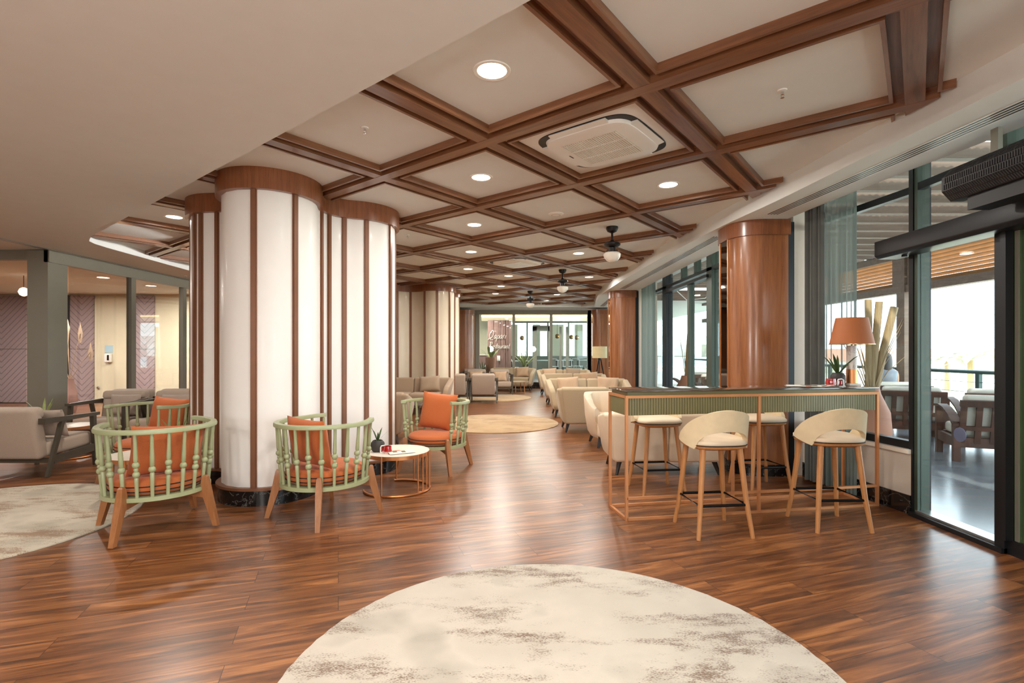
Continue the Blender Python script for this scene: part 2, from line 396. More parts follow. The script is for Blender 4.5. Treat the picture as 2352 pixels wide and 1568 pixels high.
M['creamshade'] = plain('cream_lampshade', (214, 196, 150), .7)
M['pot'] = plain('charcoal_pot', (52, 46, 44), .6)
M['leaf'] = plain('dark_green_leaf', (58, 82, 42), .45, var=.25, vscale=20)
M['palm'] = plain('pale_green_leaf', (130, 140, 84), .5, var=.25, vscale=20)
M['redglass'] = plain('red_glass', (160, 8, 14), .06, coat=1, spec=.8)
M['clearbase'] = plain('glass_base', (220, 190, 186), .1, coat=1)
M['paper'] = plain('paper', (228, 222, 210), .6)
M['terracotta'] = plain('terracotta', (156, 100, 74), .6, var=.08)
M['bamboo'] = wood('bamboo', (120, 96, 66), (158, 132, 94), (184, 158, 118), 'Z', .6, 0, 2)
M['deck'] = plain('slate_terrace_tile', (104, 110, 116), .2, var=.1, vscale=2)
M['teak'] = wood('teak_terrace', (46, 24, 16), (72, 39, 26), (90, 52, 36), 'Z', .65, 0)
M['pergola'] = wood('pergola_wood', (84, 66, 54), (112, 90, 74), (128, 106, 88), 'X', .6, 0)
M['paleleaf'] = plain('sunlit_frond', (170, 186, 138), .5, var=.15)
M['frame2'] = plain('dark_green_frame', (62, 74, 62), .4, .15)
M['acblack'] = plain('matt_black_casing', (14, 14, 17), .5, 0, var=.02)
M['sticker'] = plain('blue_grey_sticker', (92, 100, 128), .5)
M['roofslat'] = plain('corrugated_brown', (134, 116, 102), .6)
M['louvre'] = plain('louvre_wood', (186, 136, 86), .6, var=.08)
M['terrcush'] = fabric('terrace_cushion', (196, 190, 178))
M['rail'] = plain('dark_green_rail', (40, 66, 62), .4, .3)
M['sand'] = plain('sand_garden', (224, 220, 204), .9, var=.08, vscale=.4)
M['hill'] = plain('garden_bushes', (190, 196, 160), .9, var=.3, vscale=.8)
M['roof'] = plain('clay_roof', (196, 140, 112), .8)
M['plaster'] = plain('white_plaster', (232, 230, 226), .8)
M['chev'] = chevron_mat()
M['mauve'] = plain('mauve_panel', (140, 108, 100), .5)
M['hair'] = plain('dark_hair', (34, 24, 22), .45, var=.2, vscale=60)
M['skin'] = plain('skin', (190, 140, 112), .55)
M['cloth'] = plain('blue_grey_shirt', (120, 130, 140), .8)
M['screen'] = plain('pale_blue_sign', (176, 206, 218), .4)
M['printdark'] = plain('dark_print', (60, 60, 62), .6)
M['printorange'] = plain('orange_print', (206, 96, 56), .6)
M['gold'] = plain('gold_metal', (196, 150, 100), .3, .9)
M['wsteel'] = plain('brushed_steel', (186, 186, 182), .3, .9)
M['beamY'] = wood('walnut_beam_across', (88, 54, 34), (132, 86, 56), (164, 114, 78), 'Y', .36, .25)
M['groove'] = plain('dark_groove', (66, 34, 24), .5)
# ================================================================= SETTING
def quad(name, pts, mat, kind='structure'):
    m = MB(); m.add(pts, [tuple(range(len(pts)))]); return m.build(name, mat, kind=kind, smooth=0)
FX = 3.28                        # plane of the window front on the right
GX = -6.75                       # plane of the glass partition on the left
quad('floor', [(-17, -6.5, 0), (3.3, -6.5, 0), (3.3, 18.7, 0), (-17, 18.7, 0)], M['floor'])
# coffer recess outline (plan)
SOFT_IN = [(2.86, -.4), (2.74, 1.4), (2.66, 2.65), (2.575, 3.88), (2.50, 4.86), (2.39, 5.78), (2.31, 7.05), (2.25, 8.65), (2.22, 10.5), (2.24, 12.6), (2.36, 14.2), (2.52, 15.4), (2.66, 16.5)]
SOFT_OUT = [(3.50, -.4), (3.38, 1.6), (3.24, 3.2), (3.12, 4.04), (3.06, 4.49), (2.98, 5.23), (2.94, 6.2), (2.92, 8.65), (2.94, 10.5), (2.98, 12.6), (3.05, 14.2), (3.15, 15.4), (3.28, 16.5)]
def smooth_line(P, k=4):
    out = []
    for i in range(len(P) - 1):
        p0 = P[max(i - 1, 0)]; p1 = P[i]; p2 = P[i + 1]; p3 = P[min(i + 2, len(P) - 1)]
        for j in range(k):
            t = j / k
            out.append(tuple(.5 * ((2 * p1[a]) + (-p0[a] + p2[a]) * t + (2 * p0[a] - 5 * p1[a] + 4 * p2[a] - p3[a]) * t * t + (-p0[a] + 3 * p1[a] - 3 * p2[a] + p3[a]) * t ** 3) for a in (0, 1)))
    return out + [P[-1]]
SI, SO = smooth_line(SOFT_IN), smooth_line(SOFT_OUT)
m = MB(); m.add([(-17, -6.5, CEIL), (3.42, -6.5, CEIL), (3.42, 18.9, CEIL), (-17, 18.9, CEIL)], [(0, 1, 2, 3)])
ceil = m.build('ceiling', M['ceil'], kind='structure', smooth=0)
# right-hand soffit
m = MB(); n = len(SI)
m.add([(x, y, SOFF) for x, y in SI] + [(x, y, SOFF) for x, y in SO], [(i, i + 1, n + i + 1, n + i) for i in range(n - 1)])
m.add([(x, y, SOFF) for x, y in SI] + [(x, y, CEIL) for x, y in SI], [(i, i + 1, n + i + 1, n + i) for i in range(n - 1)])
m.add([(x, y, SOFF) for x, y in SO] + [(x, y, CEIL) for x, y in SO], [(i, i + 1, n + i + 1, n + i) for i in range(n - 1)])
m.build('ceiling_soffit', M['ceil'], kind='structure', smooth=60)
# lower ceiling to the left, in front and at the far end
ea = (.063, 2.1655); eb = (-3.66, 5.162)
d = ((eb[0] - ea[0]), (eb[1] - ea[1])); L = math.hypot(*d); d = (d[0] / L, d[1] / L)
near = [(ea[0] - d[0] * 3.57, ea[1] - d[1] * 3.57), (ea[0] + d[0] * 7.05, ea[1] + d[1] * 7.05)]
corner = [(-5.58, 6.74), (-5.70, 6.88), (-5.76, 7.04), (-5.80, 7.3)]
left = [(-5.86, 8.2), (-5.95, 9.6), (-6.0, 12), (-5.96, 15.2), (-5.8, 16.4), (-5.4, 17.0)]
HOLE = near + corner + left + [(-4.6, 17.12), (-2, 17.16), (1.2, 17.12), (2.3, 17.02), (2.66, 16.5)]
poly = HOLE + [(3.28, 16.5), (3.36, 18.8), (-17, 18.8), (-17, -6.5), (3.6, -6.5), (3.5, -.4), (2.86, -.4)]
m = MB(); m.add([(x, y, DROP) for x, y in poly], [tuple(range(len(poly)))])
nh = len(HOLE); m.add([(x, y, DROP) for x, y in HOLE] + [(x, y, CEIL) for x, y in HOLE], [(i, i + 1, nh + i + 1, nh + i) for i in range(nh - 1)])
m.build('ceiling_dropped', M['ceil'], kind='structure', smooth=50)
# ---------------------------------------------------------------- coffer beams
GO = (.987, 1.265); GA = 51.48; GD = 1.2436
gu = (math.cos(R(GA)), math.sin(R(GA))); gv = (-gu[1], gu[0])
def grid_pt(a, b): return (GO[0] + gu[0] * GD * a + gv[0] * GD * b, GO[1] + gu[1] * GD * a + gv[1] * GD * b)
def to_grid(p): dx, dy = p[0] - GO[0], p[1] - GO[1]; return (dx * gu[0] + dy * gu[1], dx * gv[0] + dy * gv[1])
REG = [(x - .03, y) for x, y in SI if y < 16.6] + [(2.6, 17.0), (-5.6, 17.0), (-6.1, 15), (-6.1, 7.2), (-6.3, 6.6), (2.0, -.4)]
REGL = [to_grid(p) for p in REG]
def clip(sub, x0, x1, y0, y1):
    for ax, val, keep in ((0, x0, 1), (0, x1, -1), (1, y0, 1), (1, y1, -1)):
        out = []
        for i in range(len(sub)):
            p, q = sub[i], sub[(i + 1) % len(sub)]; a, b = keep * (p[ax] - val), keep * (q[ax] - val)
            if a >= 0: out.append(p)
            if (a >= 0) != (b >= 0):
                t = a / (a - b); out.append((p[0] + (q[0] - p[0]) * t, p[1] + (q[1] - p[1]) * t))
        sub = out
        if not sub: return []
    res = []
    for p in sub:
        if not res or (abs(p[0] - res[-1][0]) + abs(p[1] - res[-1][1])) > 1e-4: res.append(p)
    return res
def strip(mb, x0, x1, y0, y1, z0, z1):
    p = clip(REGL, x0, x1, y0, y1)
    if len(p) >= 3: mb.prism(p, z0, z1); return True
tn = 0
PW, LI, LO = .050, .106, .127
for axis in (0, 1):
    for i in range(-6, 20):
        mb = MB(); c = i * GD; ok = False
        def st(a0, a1, b0, b1, z0, z1):
            return strip(mb, a0, a1, b0, b1, z0, z1) if axis == 0 else strip(mb, b0, b1, a0, a1, z0, z1)
        e = .002 if axis else 0
        ok = st(c - PW, c + PW, -30, 30, 2.890 + e, 2.946) or ok
        if not ok: continue
        st(c - LI, c + LI, -30, 30, 2.940 + e, 2.9495)
        for j in range(-8, 20):
            for sg in (-1, 1):
                a0, a1 = sorted((c + sg * LI, c + sg * LO))
                k = LI if axis == 0 else LO
                st(a0, a1, j * GD + k, (j + 1) * GD - k, 2.900, 2.951)
        tn += 1
        o = mb.build('trim_%d' % tn, M['beamY'] if axis == 0 else M['beam'], kind='structure', smooth=0)
        o.location = (GO[0], GO[1], 0); o.rotation_euler = (0, 0, R(GA))
# ---------------------------------------------------------------- air slots in the soffit
def slot(x0, y0, x1, y1, lab, nm=4, wd=.13):
    d = Vector((x1 - x0, y1 - y0, 0)); L = d.length; a = math.degrees(math.atan2(d.y, d.x))
    t = thing('linear_air_vent', lab, 'vent', (x0, y0, SOFF), a, 'linear air vents in the soffit')
    MB().box(0, L, -wd / 2, wd / 2, -.002, .02).build('slot_recess', M['black'], t, smooth=0)
    for k in range(nm + 1):
        y = -wd / 2 + wd * k / nm
        MB().box(0, L, y - .0055, y + .0055, -.004, .012).build('slat', M['white'], t, smooth=0)
slot(2.70, 5.30, 2.955, 2.85, 'long slotted air vent in soffit above the front glass doors')
slot(2.56, 6.34, 2.52, 11.66, 'long slotted air vent in soffit between the two nearer wood columns')
slot(2.62, 12.9, 2.86, 16.2, 'farthest slotted air vent in soffit beyond the second wood column')

# ---------------------------------------------------------------- white wavy columns
def wavy(L, r, rf=.34, n=14):
    """closed outline round four lobes (ccw), convex arcs joined by concave fillets"""
    cx = sum(p[0] for p in L) / 4; cy = sum(p[1] for p in L) / 4
    L = sorted(L, key=lambda p: math.atan2(p[1] - cy, p[0] - cx)); out = []
    fil = []
    for i in range(4):
        a, b = L[i], L[(i + 1) % 4]; mx, my = (a[0] + b[0]) / 2, (a[1] + b[1]) / 2; dx, dy = b[0] - a[0], b[1] - a[1]; D = math.hypot(dx, dy)
        h = math.sqrt((r + rf) ** 2 - (D / 2) ** 2); nx, ny = dy / D, -dx / D
        fil.append((mx + nx * h, my + ny * h))
    for i in range(4):
        c = L[i]; f0, f1 = fil[i - 1], fil[i]
        a0 = math.atan2(f0[1] - c[1], f0[0] - c[0]); a1 = math.atan2(f1[1] - c[1], f1[0] - c[0])
        while a1 < a0: a1 += 2 * PI
        out += [(c[0] + r * math.cos(a0 + (a1 - a0) * k / (2 * n)), c[1] + r * math.sin(a0 + (a1 - a0) * k / (2 * n))) for k in range(2 * n)]
        d = L[(i + 1) % 4]; b0 = math.atan2(c[1] - f1[1], c[0] - f1[0]); b1 = math.atan2(d[1] - f1[1], d[0] - f1[0])
        while b1 > b0: b1 -= 2 * PI
        out += [(f1[0] + rf * math.cos(b0 + (b1 - b0) * k / n), f1[1] + rf * math.sin(b0 + (b1 - b0) * k / n)) for k in range(n)]
    return out
def ring_wall(mb, P, z0, z1): mb.add([(x, y, z0) for x, y in P] + [(x, y, z1) for x, y in P], [(i, (i + 1) % len(P), len(P) + (i + 1) % len(P), len(P) + i) for i in range(len(P))])
def resample(P):
    L = [0]
    for i in range(len(P)): L.append(L[-1] + math.hypot(P[(i + 1) % len(P)][0] - P[i][0], P[(i + 1) % len(P)][1] - P[i][1]))
    def at(s):
        s %= L[-1]
        for i in range(len(P)):
            if L[i] <= s <= L[i + 1]:
                t = (s - L[i]) / max(1e-9, L[i + 1] - L[i]); a, b = P[i], P[(i + 1) % len(P)]
                tx, ty = b[0] - a[0], b[1] - a[1]; q = math.hypot(tx, ty)
                return (a[0] + tx * t, a[1] + ty * t), (ty / q, -tx / q)
    return L[-1], at
def white_column(L, name, panelmat, seen=None, nstrip=24, r=.415, rf=.34):
    P = wavy(L, r, rf); t = struct(name)
    t['label'] = 'column'; del t['label']
    S0, at = resample(P)
    stops = []
    if seen:                 # strips where the photograph shows them: nearest outline point on each sight line
        for px in seen:
            k = (px - CX) / FPX; best = None
            for q in range(2400):
                s = S0 * q / 2400; (x, y), nn = at(s)
                if abs(x / y - k) < .0016 and (best is None or y < best[0]): best = (y, s)
            if best: stops.append(best[1])
        base = sorted(stops); step = S0 / nstrip
        s = base[-1] + step
        lo = base[0] + S0
        nfill = max(1, round((lo - base[-1]) / step)); stops = base + [base[-1] + (lo - base[-1]) * k / nfill for k in range(1, nfill)]
    else: stops = [S0 * k / nstrip + .1 for k in range(nstrip)]
    for k, s in enumerate(stops):       # one panel between two strips
        e = stops[(k + 1) % len(stops)]
        while e < s: e += S0
        pts = [at(s + (e - s) * q / 8)[0] for q in range(9)]
        mb = MB(); mb.add([(x, y, .155) for x, y in pts] + [(x, y, 2.77) for x, y in pts], [(q, q + 1, 10 + q, 9 + q) for q in range(8)])
        mb.build('panel', panelmat, t, smooth=60)
        (x, y), (nx, ny) = at(s)
        A = Matrix(((nx, -ny, 0, x), (ny, nx, 0, y), (0, 0, 1, 0), (0, 0, 0, 1)))
        mb = MB(); mb.box(-.02, .022, -.017, .017, .15, 2.775, A); mb.box(-.02, .012, -.026, .026, .15, 2.775, A); mb.build('strip', M['bronze'], t, smooth=0)
    Pc = wavy(L, r + .05, rf - .05); mb = MB(); mb.prism(Pc, 2.762, 2.955); mb.build('cornice', M['colwoodH'], t, smooth=40)
    mb = MB(); mb.prism(wavy(L, r + .045, rf - .045), .135, .158); mb.build('sill_ring', M['bronze'], t, smooth=40)
    mb = MB(); mb.prism(wavy(L, r + .03, rf - .03), 0, .136); mb.build('plinth', M['bmarble'], t, smooth=40)
    return t
L1, L2, L3 = (-2.30, 4.87), (-1.775, 5.88), (-3.06, 5.63); L4 = (L2[0] + L3[0] - L1[0], L2[1] + L3[1] - L1[1])
white_column([L1, L2, L4, L3], 'wavy_column', M['panel'], seen=(447, 461, 498, 585, 679, 739, 757, 792, 843, 897))
c2 = [(-1.82, 12.36), (-2.96, 12.36), (-2.96, 13.5), (-1.82, 13.5)]
white_column(c2, 'wavy_column', M['panelb'], seen=(915, 945, 974, 1006, 1034))
# ---------------------------------------------------------------- veneered wood columns along the windows
def wood_column(name, x0, x1, y0, y1, r=.28, flip=False):
    t = struct(name)
    def outline(g, rr): # rounded on the room side
        P = [(x1 + g, y0 - g), (x1 + g, y1 + g)] + arc(x0 + r, y1 - r, rr, 90, 180, 12) + arc(x0 + r, y0 + r, rr, 180, 270, 12)
        if flip: P = [(x0 + x1 - p[0], p[1]) for p in P][::-1]
        return P
    MB().prism(outline(0, r), .12, SOFF - .16).build('veneer_body', M['colwood'], t, smooth=40)
    MB().prism(outline(.018, r + .018), SOFF - .165, SOFF + .002).build('cornice', M['colwoodH'], t, smooth=40)
    MB().prism(outline(.012, r + .012), 0, .125).build('plinth', M['bmarble'], t, smooth=40)
    sx = x0 if not flip else x1; d = -1 if not flip else 1; ym = (y0 + y1) / 2
    a, b = sorted((sx + d * .004, sx - d * .03))
    MB().box(a, b, ym - .10, ym + .10, .125, SOFF - .167).build('mirror_strip', M['mirror'], t, smooth=0)
    for yy in (ym - .108, ym + .108):
        a, b = sorted((sx + d * .012, sx - d * .03)); MB().box(a, b, yy - .009, yy + .009, .125, SOFF - .167).build('brass_edge', M['copper'], t, smooth=0)
    return t
c1 = wood_column('veneered_column', 2.44, 2.98, 5.50, 6.22)
wood_column('veneered_column', 2.34, 2.88, 11.90, 12.62)
wood_column('veneered_column', 2.77, 3.32, 17.3, 18.0)
wood_column('veneered_column', -2.6, -1.34, 17.45, 18.15, flip=True)
def col_wall(name, x0, x1, y0, y1, mat): MB().box(x0, x1, y0, y1, 0, CEIL).build(name, mat, kind='structure', smooth=0)
# dark return and beige pier behind each column
for cx_, cy_ in ((2.985, 5.53), (2.885, 11.93), (3.33, 17.33)):
    MB().box(cx_, cx_ + .075, cy_, cy_ + .66, 0, SOFF - .02).build('wall_pier', M['framedark'], kind='structure', smooth=0)
    MB().box(cx_ + .075, FX + .12, cy_ + .02, cy_ + .60, 0, CEIL).build('wall_pier', M['wallw'], kind='structure', smooth=0)
# ---------------------------------------------------------------- window front
def post(mb, x0, x1, y0, y1, z0=0, z1=CEIL): mb.box(x0, x1, y0, y1, z0, z1)
# window beside the front doors: low wall, sill, pane
w1 = struct('window_1')
PL = [(3.30, 4.22), (3.14, 5.5)]
def seg_box(mb, p, q, x_in, x_out, z0, z1):
    d = Vector((q[0] - p[0], q[1] - p[1], 0)); L = d.length; a = math.atan2(d.y, d.x)
    A = Matrix.Translation((p[0], p[1], 0)) @ Matrix.Rotation(a, 4, 'Z'); mb.box(0, L, -x_out, -x_in, z0, z1, A)
mb = MB(); seg_box(mb, PL[0], PL[1], 0, .12, 0, .50); mb.build('low_wall', M['wallw'], w1, smooth=0)
mb = MB(); seg_box(mb, PL[0], PL[1], -.012, 0, 0, .155); mb.build('skirting', M['bmarble'], w1, smooth=0)
mb = MB(); seg_box(mb, PL[0], PL[1], -.03, .14, .50, .535); mb.build('stone_sill', M['whitetop'], w1, smooth=0)
mb = MB(); seg_box(mb, PL[0], PL[1], .01, .08, .535, .60); seg_box(mb, PL[0], PL[1], .015, .075, 2.655, 2.715); mb.build('sash_rails', M['framedark'], w1, smooth=0)
mb = MB(); seg_box(mb, PL[0], PL[1], .04, .05, .60, 2.94); mb.build('pane', M['glass'], w1, smooth=0)
# front sliding doors
d1 = struct('door_1')
mb = MB(); post(mb, FX + .02, FX + .17, 4.20, 4.245); mb.build('mullion', M['framedark'], d1, smooth=0)
mb = MB(); post(mb, FX + .03, FX + .13, 4.165, 4.20); mb.build('mullion', M['frame2'], d1, smooth=0)
mb = MB(); post(mb, FX + .0, FX + .10, 3.40, 3.47, 0, 2.2); mb.build('jamb', M['framedark'], d1, smooth=0)
mb = MB(); post(mb, FX + .02, FX + .30, 3.40, 3.46, 2.2, CEIL); mb.build('mullion', M['frame2'], d1, smooth=0)
mb = MB(); mb.box(FX - .02, FX + .16, 3.40, 4.20, 0, .035); mb.box(FX + .02, FX + .12, 1.6, 3.40, 0, .10); mb.build('threshold', M['framedark'], d1, smooth=0)
mb = MB(); mb.box(FX + .02, FX + .14, 3.44, 4.18, .035, .05); mb.build('threshold_strip', M['wsteel'], d1, smooth=0)
mb = MB(); mb.box(FX + .035, FX + .085, -1, 4.2, 2.665, 2.725); mb.build('upper_transom', M['framedark'], d1, smooth=0)
mb = MB(); mb.box(FX + .05, FX + .06, -1.0, 4.2, 2.26, 2.94); mb.build('transom_pane', M['glass'], d1, smooth=0)
mb = MB(); mb.box(FX + .05, FX + .06, 3.47, 4.165, .05, 2.2); pn = mb.build('door_pane', M['glass'], d1, smooth=0)
mb = MB(); mb.cyl((FX + .044, 3.79, .73), (FX + .049, 3.79, .73), .052, n=28); mb.build('safety_sticker', M['sticker'], pn)
mb = MB(); mb.box(FX + .04, FX + .085, .4, 3.38, .10, 2.16); leaf = mb.build('door_leaf', M['greenpane'], d1, smooth=0)
mb = MB(); mb.box(FX + .03, FX + .09, 3.335, 3.36, .10, 2.16); mb.box(FX + .03, FX + .095, 3.0, 3.02, .10, 2.16); mb.build('leaf_stile', M['frame'], leaf, smooth=0)
mb = MB(); mb.box(FX - .03, FX + .02, 3.36, 3.40, .10, 2.16); mb.build('leaf_stile', M['framedark'], leaf, smooth=0)
t = thing('door_operator', 'long dark automatic door operator box over the front glass doors', 'door operator', (3.13, 0, 0))
MB().bprism([(0, 2.165), (.03, 2.14), (.20, 2.14), (.20, 2.29), (0, 2.29)], 0, 3.6, .006, T(0, 4.41, 0) @ RX(90)).build('casing', M['framedark'], t)
mb = MB(); mb.cyl((.10, 4.2, 2.14), (.10, 4.2, 2.125), .02); mb.build('sensor', M['black'], t)
t = thing('air_curtain', 'black perforated air curtain hanging above the front glass doors', 'air curtain', (2.93, 3.36, 2.44))
oc = [(.11 * math.cos(R(22.5 + 45 * k)), .115 * math.sin(R(22.5 + 45 * k))) for k in range(8)]
MB().loft([[(x, y_, z) for x, z in oc] for y_ in (0, -2.4)]).build('casing', M['acblack'], t, smooth=0)
mb = MB()
for k in range(150):
    for ang in (135, 180, 225):
        for q in (-1, 1):
            y = -.02 - k * .0155 - (.0077 if q > 0 else 0); A = T(0, y, 0) @ RY(-(ang - 180)); z = q * .021
            mb.box(-.1065, -.1015, -.0035, .0035, z - .017, z + .017, A)
mb.build('perforated_surface', M['printdark'], t, smooth=0)
MB().box(-.02, .12, -2.4, -.10, -.19, -.10).build('nozzle', M['acblack'], t, smooth=0)
mb = MB(); mb.box(.08, .46, -.20, -.15, -.12, -.08); mb.box(.08, .11, -.20, -.15, -.12, .3); mb.build('bracket', M['frame'], t, smooth=0)
# second door group between the two nearer columns
d2 = struct('door_2'); X2 = 3.20
mb = MB(); post(mb, X2, X2 + .14, 10.60, 10.86); mb.build('mullion', M['framedark'], d2, smooth=0)
mb = MB(); post(mb, X2, X2 + .10, 9.22, 9.32, 0, 2.58); mb.build('stile', M['frame2'], d2, smooth=0)
mb = MB(); post(mb, X2, X2 + .12, 8.18, 8.40); mb.build('mullion', M['frame2'], d2, smooth=0)
mb = MB(); mb.box(X2 - .04, X2 + .1, 8.3, 10.7, 2.55, 2.60); mb.box(X2, X2 + .08, 6.2, 11.9, 2.655, 2.71); mb.box(X2, X2 + .1, 8.3, 10.7, 0, .06); mb.build('rails', M['framedark'], d2, smooth=0)
mb = MB(); post(mb, X2, X2 + .1, 9.6, 9.68, 2.71, CEIL); post(mb, X2, X2 + .1, 8.9, 8.98, 2.71, CEIL); mb.build('transom_mullion', M['frame2'], d2, smooth=0)
mb = MB(); mb.box(X2 + .05, X2 + .06, 9.32, 10.60, .06, 2.55); mb.build('pane', M['glass'], d2, smooth=0)
mb = MB(); mb.box(X2 + .05, X2 + .06, 8.40, 9.22, .06, 2.55); mb.build('pane', M['glass'], d2, smooth=0)
mb = MB(); mb.box(X2 + .05, X2 + .06, 6.2, 11.9, 2.6, 2.94); mb.build('transom_pane', M['glass'], d2, smooth=0)
w2 = struct('window_2')
mb = MB(); mb.box(X2 + .05, X2 + .06, 10.86, 11.93, 0.06, 2.66); mb.build('pane', M['glass'], w2, smooth=0)
mb = MB(); mb.box(X2 + .05, X2 + .06, 6.2, 8.18, 0.06, 2.66); mb.build('pane', M['glass'], w2, smooth=0)
w3 = struct('window_3')
mb = MB(); mb.box(X2 + .1, X2 + .11, 12.6, 17.4, 0.06, 2.94); mb.build('pane', M['glass'], w3, smooth=0)
mb = MB(); mb.box(X2 + .06, X2 + .16, 12.6, 17.4, 0, .06)
for y in (13.4, 15.0, 16.6): post(mb, X2 + .06, X2 + .18, y, y + .1)
mb.build('mullions', M['frame'], w3, smooth=0)
# window front behind the camera, side walls, back wall
w4 = struct('window_4')
mb = MB(); mb.box(FX + .05, FX + .06, -6.5, .4, .05, 2.94); mb.build('pane', M['glass'], w4, smooth=0)
mb = MB()
for y in (-6.4, -4.8, -3.2, -1.6, 0): post(mb, FX, FX + .12, y, y + .1)
mb.box(FX, FX + .1, -6.5, .4, 0, .06); mb.build('mullions', M['frame'], w4, smooth=0)
MB().box(-17, 3.9, -6.7, -6.5, 0, CEIL).build('wall_back', M['wallw'], kind='structure', smooth=0)
MB().box(-17.2, -17, -6.5, 18.9, 0, CEIL).build('wall_left', M['wallw'], kind='structure', smooth=0)
# curtains
def curtain(name, pts, z0, z1, amp, waves, mat, lab):
    P = smooth_line(pts, 6); mb = MB(); n = waves * 8; Lp = len(P) - 1
    def f(u, v):
        s = u * Lp; i = min(int(s), Lp - 1); t_ = s - i; x = P[i][0] + (P[i + 1][0] - P[i][0]) * t_; y = P[i][1] + (P[i + 1][1] - P[i][1]) * t_
        dx, dy = P[i + 1][0] - P[i][0], P[i + 1][1] - P[i][1]; q = math.hypot(dx, dy); a = amp * math.sin(u * waves * 2 * PI) * (1 + .3 * math.sin(u * 17))
        return (x - dy / q * a, y + dx / q * a, z0 + (z1 - z0) * v)
    mb.grid(f, n, 6); o = mb.build(name, mat, smooth=70); tag(o, lab, 'curtain'); return o
curtain('sheer_curtain', [(3.175, 4.70), (3.155, 4.88), (3.11, 5.07)], .02, 2.93, .018, 7, M['curtain'], 'pale teal sheer curtain gathered beside the front window')
curtain('grey_curtain', [(3.11, 5.08), (3.085, 5.2), (3.055, 5.31)], .02, 2.93, .03, 5, M['curtaind'], 'dark grey curtain beside the nearest wood column')
curtain('sheer_curtain', [(3.07, 10.98), (3.05, 11.4), (3.02, 11.86)], .02, 2.93, .03, 7, M['curtain'], 'pale teal sheer curtain beside the second wood column')
# ---------------------------------------------------------------- glass partition on the left
w5 = struct('window_5')
mb = MB(); mb.box(GX - .06, GX + .02, 7.42, 17.2, 2.645, DROP); mb.build('header', M['frame'], w5, smooth=0)
mb = MB(); mb.box(GX - .02, GX + .06, 3.0, 17.2, DROP - .012, DROP + .01); mb.build('ceiling_track', M['wsteel'], w5, smooth=0)
mb = MB(); mb.box(GX - .30, GX, 7.42, 7.75, 0, DROP - .012); mb.build('post', M['frame'], w5, smooth=0)
ys = [7.75, 9.08, 10.5, 12.0, 13.4]
for a in ys[1:]:
    MB().box(GX - .07, GX + .02, a - .055, a + .055, 0, 2.65).build('mullion', M['frame'], w5, smooth=0)
for a, b in zip(ys[:-1], ys[1:]):
    MB().box(GX - .03, GX - .02, a + .05, b - .05, .06, 2.65).build('pane', M['dglass'], w5, smooth=0)
MB().box(GX - .06, GX + .01, 7.75, 17.2, 0, .07).build('bottom_rail', M['frame'], w5, smooth=0)
w6 = struct('window_6')
MB().box(-12, GX - .3, 7.46, 7.54, 2.685, DROP).build('header', M['frame'], w6, smooth=0)
MB().box(-12, GX - .3, 7.49, 7.50, .06, 2.69).build('pane', M['dglass'], w6, smooth=0)
MB().box(-12, GX - .3, 7.46, 7.54, 0, .06).build('bottom_rail', M['frame'], w6, smooth=0)
# room behind the partition
MB().box(-17, -6.0, 13.3, 13.5, 0, DROP).build('wall_far_left', M['cream'], kind='structure', smooth=0)
MB().box(GX - .1, GX + .1, 13.4, 18.8, 0, DROP).build('wall_left_end', M['wallw'], kind='structure', smooth=0)
for xa, xb, lab in ((-13.9, -12.62, 'leftmost mauve chevron wall panel behind the glass partition'), (-11.48, -10.86, 'narrow mauve chevron wall panel beside the cream door'), (-9.78, -9.30, 'mauve chevron wall panel right of the cream door')):
    t = thing('chevron_panel', lab, 'wall panel', ((xa + xb) / 2, 13.27, 0), 0, 'chevron wall panels behind the glass')
    for z0, z1 in ((.02, 1.40), (1.41, 2.79)):
        MB().box(-(xb - xa) / 2, (xb - xa) / 2, -.02, .02, z0, z1).build('panel_board', M['chev'], t, smooth=0)
d3 = struct('door_3')
MB().box(-10.84, -9.98, 13.25, 13.29, .02, 2.72).build('door_leaf', M['cream'], d3, smooth=0)
mb = MB(); mb.box(-9.97, -9.82, 13.22, 13.3, 0, 2.8); mb.box(-11.56, -11.48, 13.22, 13.3, 0, 2.8); mb.build('door_frame', M['framedark'], d3, smooth=0)
mb = MB(); mb.lathe([(.0, 0), (.03, .005), (.035, .03), (.02, .05)], 12, M=T(-10.73, 13.25, .40) @ RX(90)); mb.build('door_knob', M['chrome'], d3)
t = thing('soap_dispenser', 'white wall dispenser with dark window on the cream door', 'dispenser', (-10.44, 13.24, 1.17))
MB().rbox((0, -.05, 0), (.15, .1, .22), .02).build('casing', M['white'], t); MB().box(.01, .06, -.105, -.098, -.06, .08).build('window', M['black'], t, smooth=0)
t = MB(); t.box(-10.56, -10.36, 13.235, 13.248, 1.31, 1.5); o = t.build('hygiene_notice', M['screen'], smooth=0); tag(o, 'pale blue notice above the white wall dispenser', 'sign')
t = thing('dried_branch_vase', 'tall vase with dried fan palm leaves behind the glass partition', 'dried arrangement', (-9.62, 11.1, 0))
MB().lathe([(.10, 0), (.15, .2), (.13, .45), (.07, .7), (.08, .75)], 20).build('vase', M['mauve'], t)
mb = MB()
for k in range(7):
    a = R(-50 + 17 * k); top = V(.5 * math.sin(a), .1 * math.cos(3 * k), .75 + .95 * math.cos(a) + .1 * (k % 3))
    mb.tube([(0, 0, .7), (top.x * .5, top.y * .5, .7 + (top.z - .7) * .55), top], [.008, .006, .004], 6)
    mb.add([top + V(-.03, 0, -.2), top + V(.03, .01, -.2), top + V(.06, 0, .0), top + V(.0, 0, .22), top + V(-.06, .01, 0)], [(0, 1, 2, 3, 4)])
mb.build('stems', M['tanfab'], t)
